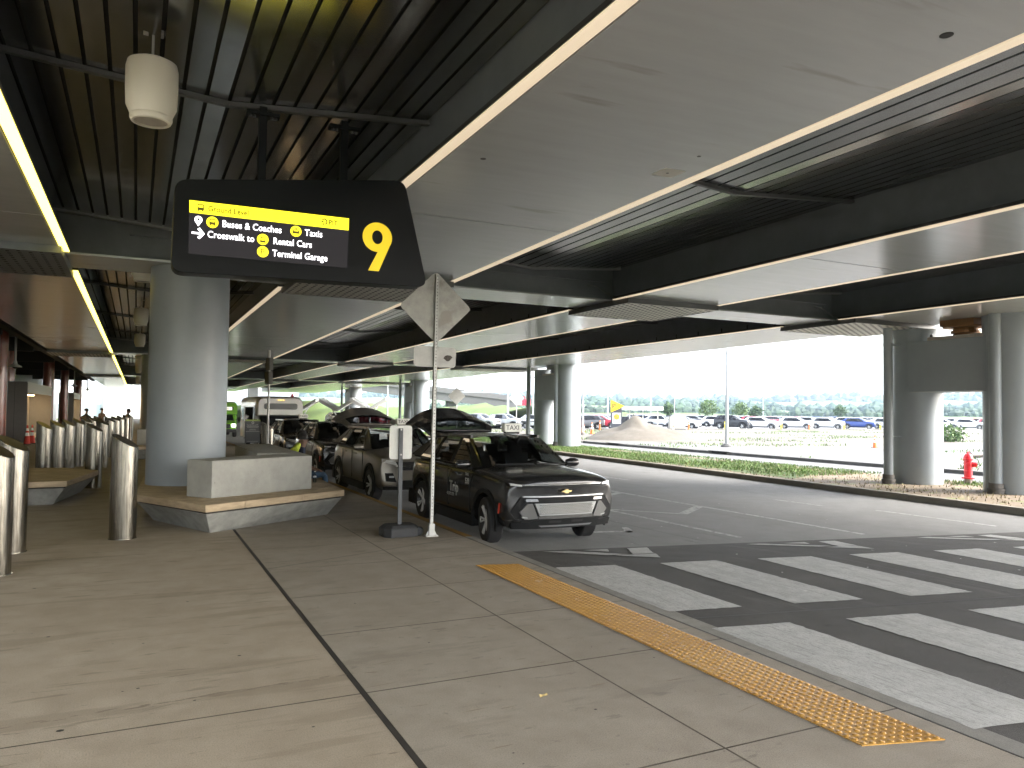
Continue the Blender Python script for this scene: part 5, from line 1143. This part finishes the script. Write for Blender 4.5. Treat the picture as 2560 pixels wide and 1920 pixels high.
for sx in (-1, 1): obj('side_outlet', MB().cyl((sx*.09, 0, .56), (sx*.17, 0, .56), .055, n=12).cyl((sx*.17, 0, .56), (sx*.2, 0, .56), .03, n=6), HR, hy)
# ------------------------------------------------------------------ verge grass, weeds
def blades(name, poly_fn, n, h0, h1, m, z=-.012, wid=.012):
    V = np.zeros((n*3, 3)); k = 0
    for i in range(n):
        x, y = poly_fn(); a = RN.uniform(0, 6.28); h = RN.uniform(h0, h1); l = RN.uniform(.1, .6)*h; w_ = wid*RN.uniform(.7, 1.6)
        V[3*i] = (x-w_*math.cos(a), y-w_*math.sin(a), z); V[3*i+1] = (x+w_*math.cos(a), y+w_*math.sin(a), z); b_ = RN.uniform(0, 6.28); V[3*i+2] = (x+l*math.cos(b_), y+l*math.sin(b_), z+h)
    me = bpy.data.meshes.new(name); me.from_pydata(V.tolist(), [], [(3*i, 3*i+1, 3*i+2) for i in range(n)]); me.materials.append(m); o = bpy.data.objects.new(name, me); COL.objects.link(o); return o
GR1 = mat('grass_blade', (.085, .15, .03), .8, n=.35, nscale=.7); GR2 = mat('grass_dry', (.22, .18, .09), .85, n=.3, nscale=1)
from mathutils import noise as mn
def vergept():
    while True:
        y = 8+90*RN.rand()**1.7; x = xk(y)+.35+RN.rand()*(21.6-xk(y)+.02*y); d = mn.noise(Vector((x*.35, y*.22, 3)))
        bare = (y < 17.5)*.75+(x-xk(y) < .9)*.35-.22*(y > 18)
        if d+.25-bare > RN.uniform(-.25, .2): return x, y
tag(stuff(blades('grass', vergept, 52000, .03, .10, GR1)), 'short green grass growing on the verge between road and service road', 'grass')
def dryp():
    y = 5+60*RN.rand()**1.5; return xk(y)+.25+RN.rand()*(21.5-xk(y)), y
tag(stuff(blades('dry_grass', dryp, 6000, .03, .09, GR2)), 'sparse dry grass on the bare soil of the verge', 'grass')
def fieldp():
    while True:
        x, y = 27+RN.rand()*60, 12+RN.rand()*62
        if mn.noise(Vector((x*.11, y*.2, 9)))+(.45 if (62 < y < 74 and x < 48) else 0)+(.2 if x < 28 else 0) > .22: return x, y
tag(stuff(blades('weeds', fieldp, 5000, .05, .2, GR1, -.10, .03)), 'patchy green weeds scattered over the pale gravel field', 'weeds')
# ------------------------------------------------------------------ gravel pile
mb = MB(); nr, na = 16, 40; vs = []
for j in range(nr+1):
    for i in range(na):
        a = 2*math.pi*i/na; r = j/nr; rr_ = r*(4.6+.5*math.sin(2*a+1)); hgt = 1.35*max(0, 1-r)**.82*(1+.0)+.62*max(0, 1-abs(r*math.cos(a)*3+.55)*1.2-abs(r*math.sin(a))*2.2)
        hgt += .26*mn.noise(Vector((rr_*math.cos(a)*.8, rr_*math.sin(a)*.8, 1)))*min(1, 3*(1-r))
        vs.append((rr_*math.cos(a), rr_*math.sin(a)*.8, max(-.05, hgt)))
mb.add(vs, [(j*na+i, j*na+(i+1) % na, (j+1)*na+(i+1) % na, (j+1)*na+i) for j in range(nr) for i in range(na)])
PILE = ground_mat('pile_gravel', (.115, .10, .08), (.14, .125, .10), (.09, .078, .06), big=.5, mid=3, fine=26, rough=.95, bump=.9)
tag(obj('gravel_pile', mb, PILE, smooth=False, loc=(34.9, 48.6, -.1)), 'tall conical heap of pale gravel on the construction field', 'pile')
gp = bpy.data.objects['gravel_pile']; gp.data.polygons.foreach_set('use_smooth', [True]*len(gp.data.polygons))
# ------------------------------------------------------------------ light poles
POLE = mat('pole_grey', (.33, .34, .34), .5, metal=.3)
def pole(x, y, z, h, r, label, arm=1, rz=0., foot=True, group='light poles'):
    t = thing('light_pole', label, 'lamp post', (x, y, z), rz, group)
    obj('shaft', MB().cyl((0, 0, 0), (0, 0, h), r, r*.7, 12), POLE, t, smooth=True)
    if foot: obj('foot', MB().lathe([(r*3.2, 0), (r*3.2, .12), (r*2.2, .13), (r*2.0, .2), (r*1.2, .22)], n=16), LCONC, t)
    if arm: obj('lamp_head', MB().bx(-.9*arm, .02, -.12, .12, h-.06, h+.02).bar((0, 0, h-.3), (-.35, 0, h-.02), .05), POLE, t)
    return t
pole(31.9, 35.9, -.1, 5.85, .11, 'tall grey light pole on a concrete foot by the dirt drive', 1, R(-25))
pole(35.6, 58.6, -.1, 4.95, .11, 'shorter grey light pole standing by the cluster of orange cones', 1, R(-25))
pole(60, 92, -.1, 12.5, .12, 'slim tall light pole rising behind the yellow parking sign', 0, 0, False)
for x, y, h in ((47, 90, 8.6), (92, 118, 11), (124, 128, 10.5), (152, 110, 14), (158, 118, 9), (110, 150, 12), (70, 120, 9), (26, 86, 6.6), (30, 92, 8.3)): pole(x, y, -.1, h, .09, 'thin distant light pole standing in the car park', .6, R(-25), False)
# ------------------------------------------------------------------ parking sign
pk = thing('parking_sign', 'yellow triangular parking flag with letter P over a dark pylon with orange disc', 'sign', (48.9, 73.2, -.1), R(-33))
obj('pylon', MB().bx(-.62, .62, -.1, .1, .1, 2.9), mat('pylon_grey', (.06, .06, .07), .5), pk); obj('flag', MB().slabxz(rpoly([(-.62, 2.0), (.95, 2.72), (-.62, 3.42)], .1), -.13, .13), mat('flag_yellow', (.85, .62, .02), .45), pk, loc=(0, -.02, 0))
text('letter', 'P', .85, mat('print_black', (.02, .02, .02), .5), pk, (-.5, -.158, 2.42), depth=.004, bold=.01); obj('poster', MB().bx(-.42, .5, -.125, -.105, .75, 1.95), mat('poster_white', (.8, .8, .78), .5), pk)
obj('orange_disc', MB().slabxz(circle(.04, 1.5, .34), -.135, -.12), mat('poster_orange', (.85, .35, .04), .5), pk)
text('lettering', 'kelly\norange', .15, mat('print_red', (.5, .12, .02), .6), pk, (-.22, -.14, 1.5), depth=.002)
# ------------------------------------------------------------------ car park entrance canopy, cabinets, gate posts
PALEM = mat('canopy_pale', (.62, .62, .58), .5); cn = thing('entrance_canopy', 'pale flat-roofed entrance canopy on thin posts at the car park', 'canopy', (54.2, 76.5, -.09), R(-25))
obj('roof', MB().bx(-2.9, 2.9, -.8, .8, 2.3, 2.75), PALEM, cn)
for x in (-2.6, -1.0, .6, 2.4): obj('post', MB().bx(x-.05, x+.05, -.05, .05, 0, 2.3), PALEM, cn)
obj('ticket_booth', MB().bx(-.6, .5, .2, 1.0, 0, 1.5), mat('booth_dark', (.07, .07, .07), .5), cn); obj('barrier_rail', MB().bar((.6, 0, 1.0), (2.4, 0, 1.0), .05).bar((.6, 0, .55), (2.4, 0, .55), .05), PALEM, cn)
def cabinet(x, y, w_, h_, label, c):
    t = thing('utility_cabinet', label, 'cabinet', (x, y, -.09), R(-25)); obj('box', MB().bx(-w_/2, w_/2, -.4, .4, .1, h_), c, t, bevel=.02); obj('door', MB().bx(-w_/2+.06, -.01, -.415, -.4, .2, h_-.1).bx(.01, w_/2-.06, -.415, -.4, .2, h_-.1), c, t); obj('plinth', MB().bx(-w_/2-.05, w_/2+.05, -.45, .45, 0, .1), LCONC, t)
cabinet(58.6, 74.7, 1.9, 1.6, 'wide grey-beige utility cabinet between the canopy and white cars', mat('cab_beige', (.33, .31, .27), .6)); cabinet(43.6, 73.6, .85, 1.75, 'narrow green-grey utility cabinet beside the dark parked SUV', mat('cab_green', (.24, .28, .27), .6))
YB = mat('bollard_yellow', (.85, .68, .03), .5); ybm = MB().lathe([(.11, 0), (.11, .95), (.07, 1.03), (0, 1.05)], n=12).mesh('post'); ybm.materials.append(YB)
ybb = MB().lathe([(.113, .72), (.113, .8)], n=12).mesh('band'); ybb.materials.append(COW)
for x in (67, 76.5, 88.2, 95.5, 107.5, 119, 125.5, 133, 141, 178, 179.5, 196, 24): 
    t = thing('yellow_bollard', 'short yellow bollard along the car park kerb in front of parked cars', 'bollard', (x, 75.7 if x > 30 else 70, -.1), 0, 'yellow bollards along the car park')
    for m_ in (ybm, ybb): o = bpy.data.objects.new(m_.name, m_); COL.objects.link(o); o.parent = t
dl = MB().lathe([(.16, 0), (.17, .05), (.10, .1), (.07, .95), (.03, 1.05), (0, 1.05)], n=12).mesh('post'); dl.materials.append(CO)
dlb = MB().lathe([(.085, .7), (.08, .8)], n=12).mesh('band'); dlb.materials.append(COW)
for x in (48.0, 60.8, 81, 101, 133.5, 129): 
    t = thing('delineator', 'orange delineator post along the car park kerb', 'delineator', (x, 75.2, -.1), 0, 'orange delineators along the car park'); [setattr((lambda o: (COL.objects.link(o), o)[1])(bpy.data.objects.new(m_.name, m_)), 'parent', t) for m_ in (dl, dlb)]
# ------------------------------------------------------------------ parked cars
PC = {k: paint('parked_'+k, v, .25, .35) for k, v in dict(white=(.72, .73, .74), grey=(.10, .10, .105), silver=(.42, .43, .44), blue=(.02, .05, .22), red=(.42, .02, .04), black=(.02, .02, .022)).items()}
proto = {}
GP = 'parked cars in the car park'
def parked(x, y, rz, c, kind='suv', s=(1, 1, 1), lb=None):
    lab = {'white': 'white car in the row parked along the car park kerb', 'grey': 'dark grey SUV parked side-on beside the utility cabinet', 'silver': 'silver car in the row parked along the car park kerb', 'blue': 'dark blue car parked between the white cars', 'red': 'red car parked in the car park row', 'black': 'black off-road car parked in the row behind the yellow bollards'}[c]
    lab = lb or lab
    if c not in proto: proto[c] = car(lab, (x, y, -.09), rz, PC[c], 'suv', False, None, GP, 0, None, False, GLD, s, None, 'parked_car'); o = proto[c]
    else: o = dup(proto[c], (x, y, -.09), rz, lab); o.scale = s
    return o
for x, c in ((63.5, 'white'), (71.5, 'black'), (76.5, 'white'), (83.0, 'white'), (89.5, 'white'), (95.5, 'blue'), (102, 'silver'), (108, 'white'), (114.5, 'white'), (121, 'white'), (127.5, 'red'), (134, 'white'), (141, 'red'), (172, 'red'), (180, 'white'), (189, 'red'), (197, 'white')):
    parked(x, 79.6+RN.uniform(-.3, .3), R(38+RN.uniform(-5, 5)), c, 'suv', (1, 1, .97 if c != 'black' else 1.12))
parked(47.2, 77.2, R(-118), 'grey'); parked(50.6, 79.5, R(60), 'red'); parked(42.5, 79.5, R(30), 'white'); parked(55.5, 80.5, R(60), 'black', s=(1, 1, .92)); parked(52.5, 86, R(60), 'white')
for k in range(12): parked(60+k*9.5+RN.uniform(-1, 1), 92+RN.uniform(-1, 1), R(38), ['white', 'silver', 'white', 'red', 'white', 'silver'][k % 6], lb=['white', 'silver', 'white', 'red', 'white', 'silver'][k % 6]+' car in the second row back from the car park kerb')
for x, y, c in ((33.5, 84, 'white'), (36.5, 83, 'silver'), (30.5, 85, 'white'), (24.5, 88, 'red'), (22, 90, 'white'), (39.5, 82.5, 'silver')): parked(x, y, R(35), c, lb=c+' car parked beyond the road, seen over the raised tailgate')

# farther rows: simpler cars
WALL_ = MB()
for sx in (-1, 1):
    for k_ in range(3): WALL_.add(sideq(*WINS[k_], sx, .004), [(0, 1, 2, 3)])
WALL_ = WALL_.mesh('windows'); fproto = {}
for row, (yy, n_) in enumerate(((99, 14), (106, 15), (114, 16))):
    for k in range(n_):
        c = ['white', 'silver', 'white', 'black', 'white', 'red', 'silver', 'white', 'blue', 'grey'][(k*3+row*2) % 10]; x = 56+k*8.6+row*3+RN.uniform(-1.5, 1.5); lab = c+' car in the far rows of the car park'
        if c not in fproto:
            t = thing('parked_car', lab, 'car', (x, yy, -.09), R(38), 'cars in the far rows of the car park'); mobj('body', BODY, PC[c], t); mobj('roof', ROOF, PC[c], t); mobj('windows', WALL_, BUSWIN, t, False); mobj('windshield', WSH, BUSWIN, t)
            for sx in (-1, 1):
                for wy in (-WB, WB): obj('wheel', MB().cyl((sx*.72, wy, .355), (sx*.95, wy, .355), .355, n=14), TYRE, t)
            fproto[c] = t
        else: dup(fproto[c], (x, yy, -.09), R(38+RN.uniform(-4, 4)))
# ------------------------------------------------------------------ small far things
dsm = None
for x, y, lab in ((20.3, 50.5, 'pale back of a diamond road sign in front of the third pier'), (26.5, 53.5, 'pale back of a diamond road sign on the green slope beyond the road')):
    t = thing('road_sign', lab, 'sign', (x, y, -.05), R(-20)); obj('post', MB().cyl((0, 0, 0), (0, 0, 3.2), .04, n=8), POLE, t); obj('diamond_plate', MB().slabxz(rpoly([(0, 2.35), (.62, 2.97), (0, 3.59), (-.62, 2.97)], .08, 3), -.06, -.045), ALU2, t)
    if x < 25: obj('lower_plate', MB().slabxz(rrect(-.5, -.05, 1.75, 2.2, .04, 2), -.06, -.045), ALU2, t)
# sign gantry beyond the second pier
gt_ = thing('sign_gantry', 'grey open steel gantry frame rising behind the second pier', 'gantry', (39.5, 86, 0), R(-25))
obj('post', MB().bx(1.6, 1.9, -.15, .15, -.1, 6.2), POLE, gt_); obj('chord', MB().bx(-5, 1.7, -.1, .1, 6.0, 6.2).bx(-5, 1.7, -.1, .1, 4.1, 4.3), POLE, gt_)
for q in (-3.6, -2.2, -.6, .8): obj('web_post', MB().bx(q-.07, q+.07, -.08, .08, 4.3, 6.0), POLE, gt_)
rt = thing('red_truck', 'red box truck on the grassy rise behind the second pier', 'truck', (66, 132, 2.6), R(-25)); rt.scale = (.75, .75, .75); obj('cargo_box', MB().bx(-2.6, 1.4, -1.1, 1.1, .6, 2.9), mat('truck_red', (.5, .03, .06), .5), rt); obj('cab', MB().bx(1.45, 2.9, -1.05, 1.05, .5, 2.2), MATS['truck_red'], rt, bevel=.1); obj('stripe', MB().bx(-2.6, .6, -1.12, -1.09, .7, 1.6), COW, rt)
for q in (-1.8, 2.1): obj('wheel', MB().cyl((q, -1.12, .45), (q, 1.12, .45), .45, n=16), TYRE, rt)
bs = thing('blue_sign', 'small blue road sign beyond the dark parked SUV', 'sign', (50.5, 92, -.1), R(-25)); obj('post', MB().cyl((0, 0, 0), (0, 0, 2.6), .05, n=8), POLE, bs); obj('plate', MB().bx(-.6, .6, -.05, -.02, 1.9, 2.8), mat('sign_blue', (.03, .07, .35), .5), bs)
# pipe with saddle lying on gravel
pp = thing('steel_pipe', 'dark steel pipe with a lifting saddle lying on the gravel', 'pipe', (42, 24.5, -.1), R(8)); DKS = mat('dark_steel', (.06, .05, .045), .6); obj('pipe', MB().cyl((-6, 0, .16), (8, 0, .16), .14, n=14), DKS, pp, smooth=True); obj('saddle', MB().lathe([(.38, -.08), (.38, .08), (.26, .08), (.26, -.08), (.38, -.08)], n=24), DKS, pp, loc=(-1.2, 0, .3), rot=(R(90), 0, 0))
# bush by the far pier gap
def leafball(name, c, r, n, m, leaf, parent, sq=(1, 1, 1), inner=.25):
    V = []; F = []; 
    for i in range(n):
        d = Vector(RN.normal(size=3)); d.normalize(); rr_ = r*(inner+(1-inner)*RN.rand()**.5)*(.75+.45*mn.noise(d*1.7+Vector(c)))
        p = Vector(c)+Vector((d.x*sq[0], d.y*sq[1], d.z*sq[2]))*rr_; a = Vector(RN.normal(size=3)).normalized()*leaf*RN.uniform(.6, 1.4); b_ = a.cross(Vector(RN.normal(size=3))).normalized()*leaf*RN.uniform(.5, 1)
        k = len(V); V += [tuple(p-a), tuple(p+b_), tuple(p+a), tuple(p-b_)]; F.append((k, k+1, k+2, k+3))
    me = bpy.data.meshes.new(name); me.from_pydata(V, [], F); me.materials.append(m); o = bpy.data.objects.new(name, me); COL.objects.link(o); o.parent = parent; return o
LF1 = mat('leaf_light', (.07, .12, .03), .75, n=.4, nscale=.8); LF2 = mat('leaf_mid', (.045, .085, .025), .75, n=.4, nscale=.6); LFH = mat('leaf_hill', (.035, .065, .03), .85, n=.45, nscale=.02); BARK = mat('bark', (.12, .085, .06), .9, n=.3)
bu = thing('bush', 'leafy green bush on the gravel seen between the twin pier shafts', 'bush', (58, 40, -.1)); leafball('foliage', (0, 0, .6), 1.3, 900, LF1, .12, bu, (2.2, 1.2, .8)); obj('stems', MB().cyl((0, 0, 0), (.3, 0, .6), .04, .02, 6).cyl((0, 0, 0), (-.5, .1, .6), .04, .02, 6), BARK, bu)
def tree(x, y, h, r, m, label):
    t = thing('tree', label, 'tree', (x, y, -.1), 0, 'small trees beyond the car park'); tr = MB().cyl((0, 0, 0), (0, 0, h*.5), .14, .09, 8)
    for k in range(5): a = k*1.26; tr.cyl((0, 0, h*.35+.1*k), (r*.5*math.cos(a), r*.5*math.sin(a), h*.6+.1*k), .06, .025, 6)
    obj('trunk', tr, BARK, t); leafball('crown', (0, 0, h*.66), r, 700, m, .2, t, (1, 1, 1.0))
for x, y, h, r, m in ((100, 118, 4.6, 2.3, LF1), (112, 122, 4.2, 2.2, LF1), (118, 124, 3.6, 1.8, LF2), (92, 120, 4.2, 1.7, LF2), (150, 130, 4.4, 2.0, LF2)): tree(x, y, h, r, m, 'rounded light green tree beyond the parked cars' if m is LF1 else 'small darker green tree beyond the parked cars')
# terrain: grassy slope on the left of the car park, wooded hills behind
def ridge(name, pts, h, w_, m, z0=-.3, n=60):
    mb = MB(); vs = []; A, B = Vector(pts[0]), Vector(pts[1]); d = (B-A); nn = Vector((-d.y, d.x)).normalized()
    for i in range(n+1):
        p = A+d*i/n; hh = h*(.75+.3*mn.noise(Vector((i*.13, 1.7, h)))+.12*mn.noise(Vector((i*.5, 7, h))))
        for k, (o_, f_) in enumerate(((-w_, 0), (-w_*.5, .5), (0, 1), (w_*.6, .8), (w_*1.5, 0))): q = p+nn*o_; vs.append((q.x, q.y, z0+hh*f_))
    mb.add(vs, [(i*5+k, i*5+k+1, (i+1)*5+k+1, (i+1)*5+k) for i in range(n) for k in range(4)]); o = obj(name, mb, m); o.data.polygons.foreach_set('use_smooth', [True]*len(o.data.polygons)); return o
struct(ridge('grass_slope', [(52, 100), (18, 134)], 4.2, 16, GRASSB, -.6)); struct(ridge('grass_slope', [(90, 130), (40, 150)], 3.0, 16, GRASSB, -.6))
hl = [((1500, 700), (250, 1300), 34, 220), ((1500, 150), (1000, 900), 36, 220), ((800, 300), (260, 640), 12, 90), ((520, 150), (150, 430), 5, 50)]
V = []; F = []
for (A, B, h, w_) in hl:
    struct(ridge('hill', [A, B], h, w_, GRASSB, -2, 50))
ico = bmesh.new(); bmesh.ops.create_icosphere(ico, subdivisions=1, radius=1); iv = np.array([v.co[:] for v in ico.verts]); ifc = [tuple(v.index for v in f.verts) for f in ico.faces]; ico.free()
for (A, B, h, w_) in hl:
    A_, B_ = np.array(A, float), np.array(B, float); d = B_-A_; nn = np.array((-d[1], d[0]))/np.linalg.norm(d); nt_ = 1500 if h > 20 else 1400
    for i in range(nt_):
        t_ = RN.rand(); o_ = RN.uniform(-1, .35); p = A_+d*t_+nn*o_*w_*.9; hh = h*(.75+.3*mn.noise(Vector((t_*50*.13, 1.7, h))))*max(0, 1-abs(o_)*.95); r = RN.uniform(3, 8) if h > 20 else (RN.uniform(2, 4.2) if h > 8 else RN.uniform(1.2, 2.6))
        k = len(V); V += ((iv*(1+.35*RN.rand(12, 1)))*np.array((r*RN.uniform(.8, 1.3), r*RN.uniform(.8, 1.3), r*RN.uniform(.8, 1.5)))+np.array((p[0], p[1], hh-2+r*.5))).tolist(); F += [tuple(q+k for q in f) for f in ifc]
me = bpy.data.meshes.new('woodland'); me.from_pydata(V, [], F); me.materials.append(LFH); o = bpy.data.objects.new('woodland', me); COL.objects.link(o); tag(stuff(o), 'distant blue-green wooded hills along the skyline', 'woods')
# far ramp bridge with railing
rb = thing('ramp_bridge', 'pale concrete ramp bridge with railing climbing across behind the canopies', 'bridge', (0, 0, 0)); A, B = Vector((8, 150, 9.2)), Vector((62, 125, 3.0))
mb = MB(); mb.bar(A, B, 6, 1.4); obj('deck', mb, LCONC, rb)
off = Vector((-1.3, -2.9, 0)); obj('parapet', MB().bar(A+off+Vector((0, 0, 1.1)), B+off+Vector((0, 0, 1.1)), .3, .9), LCONC, rb)
for k in range(28): p = A+(B-A)*(k+.5)/28+off; obj('rail_post', MB().bx(p.x-.1, p.x+.1, p.y-.1, p.y+.1, p.z+1.5, p.z+2.3), POLE, rb)
obj('top_rail', MB().bar(A+off+Vector((0, 0, 2.2)), B+off+Vector((0, 0, 2.2)), .1), POLE, rb)
for k in (.2, .5, .8): p = A+(B-A)*k; obj('pier', MB().bx(p.x-.8, p.x+.8, p.y-.8, p.y+.8, -.3, p.z-.5), LCONC, rb)
# folded canopies
FC = mat('canopy_white', (.62, .63, .63), .5); FCI = mat('canopy_slat', (.45, .42, .34), .6)
for k, (x, y, s_) in enumerate(((20.6, 74, .74), (18.2, 77, .72), (15.6, 82, .70), (13.6, 88, .70))):
    t = thing('folded_canopy', ['first', 'second', 'third', 'fourth'][k]+' white folded canopy counted from the grey piers, beyond the waiting taxis', 'canopy', (x, y, -.15), R(-22), 'folded canopies by the far kerb'); t.scale = (s_,)*3
    obj('wing', MB().add([(-2.3, -2, 3.75), (0, -2, 2.5), (0, 2, 2.7), (-2.3, 2, 4.0), (-2.3, -2, 4.25), (0, -2, 2.95), (0, 2, 3.1), (-2.3, 2, 4.4)], [(0, 1, 2, 3), (4, 7, 6, 5), (0, 4, 5, 1), (1, 5, 6, 2), (2, 6, 7, 3), (3, 7, 4, 0)]), FC, t)
    obj('wing', MB().add([(2.3, -2, 3.95), (0.02, -2, 2.5), (0.02, 2, 2.7), (2.3, 2, 4.2), (2.3, -2, 4.45), (0.02, -2, 2.95), (0.02, 2, 3.1), (2.3, 2, 4.6)], [(3, 2, 1, 0), (5, 6, 7, 4), (1, 5, 4, 0), (2, 6, 5, 1), (3, 7, 6, 2), (0, 4, 7, 3)]), FC, t)
    obj('mast', MB().cyl((0, 0, 0), (0, 0, 1.6), .14, .12, 10).cyl((0, 0, 1.6), (-1.1, 0, 3.3), .09, .07, 8).cyl((0, 0, 1.6), (1.1, 0, 3.4), .09, .07, 8), FC, t)
    for q in (-1.5, -.5, .5, 1.5): obj('rafter', MB().bar((-2.2, q, 3.84), (-.1, q, 2.93), .08, .12).bar((.1, q, 2.93), (2.2, q, 4.02), .08, .12), FCI, t)
    obj('railing', MB().bar((-2.4, -2.4, 1.1), (2.4, -2.4, 1.1), .05).bar((-2.4, -2.4, .2), (2.4, -2.4, .2), .05), POLE, t)
    for q in np.arange(-2.4, 2.41, .4): obj('railing_bar', MB().bar((q, -2.4, 0), (q, -2.4, 1.1), .03), POLE, t)
# bright building and stairs at the far end of the concourse
FB = thing('far_building', 'pale far building with a roof terrace railing at the end of the walkway', 'building', (-9, 150, 0)); obj('wall', MB().bx(-4, 11, 0, 6, -.2, 5.2), mat('far_wall', (.6, .6, .58), .7), FB); obj('terrace_rail', MB().bar((-4, -.1, 6.3), (4, -.1, 6.3), .12).bar((-4, -.1, 5.8), (4, -.1, 5.8), .08), POLE, FB)
for q in range(-4, 5, 2): obj('rail_post', MB().bx(q-.06, q+.06, -.16, -.04, 5.2, 6.3), POLE, FB)
obj('tower', MB().bx(4, 7, -1, 5, 0, 8.2), mat('far_tower', (.5, .5, .48), .7), FB); obj('dark_sign', MB().bx(-.7, .6, -.15, -.05, 2.9, 4.1), BLK, FB); obj('window_band', MB().bx(-3.6, 3.6, -.06, -.01, .2, 2.2), mat('far_glass', (.35, .42, .45), .1), FB)
STR = thing('steel_stair', 'blue-grey steel staircase zigzagging beside the far building', 'stair', (2.0, 142, 0))
obj('stringer', MB().bar((-3.2, 0, 4.6), (2.2, 0, .2), .2, .4).bar((-3.2, 0, 4.7), (-.5, 1.5, 7.8), .2, .4), POLE, STR); obj('handrail', MB().bar((-3.2, 0, 5.7), (2.2, 0, 1.3), .08), POLE, STR)
for k in range(5): obj('baluster', MB().bar((-3.0+1.25*k, 0, 4.4-1.02*k), (-3.0+1.25*k, 0, 5.5-1.02*k), .08), POLE, STR)
for k in range(14): obj('tread', MB().box((-3.1+.38*k, .5, 4.45-.31*k), (.34, 1.0, .05)), POLE, STR)
obj('landing', MB().bx(-4.4, -3.1, -.2, 1.6, 4.5, 4.7), POLE, STR)

# ------------------------------------------------------------------ haze over the whole scene
hm = bpy.data.materials.new('haze'); hm.use_nodes = True; t_ = hm.node_tree; t_.nodes.remove(t_.nodes['Principled BSDF'])
pv = t_.nodes.new('ShaderNodeVolumePrincipled'); pv.inputs['Color'].default_value = (.62, .78, 1, 1); pv.inputs['Density'].default_value = .00022; pv.inputs['Anisotropy'].default_value = .2
t_.links.new(pv.outputs[0], t_.nodes['Material Output'].inputs['Volume'])
hz = stuff(obj('haze', MB().bx(-400, 1800, -400, 1700, -4, 75), hm)); tag(hz, 'thin pale haze softening the distant wooded hills', 'haze')
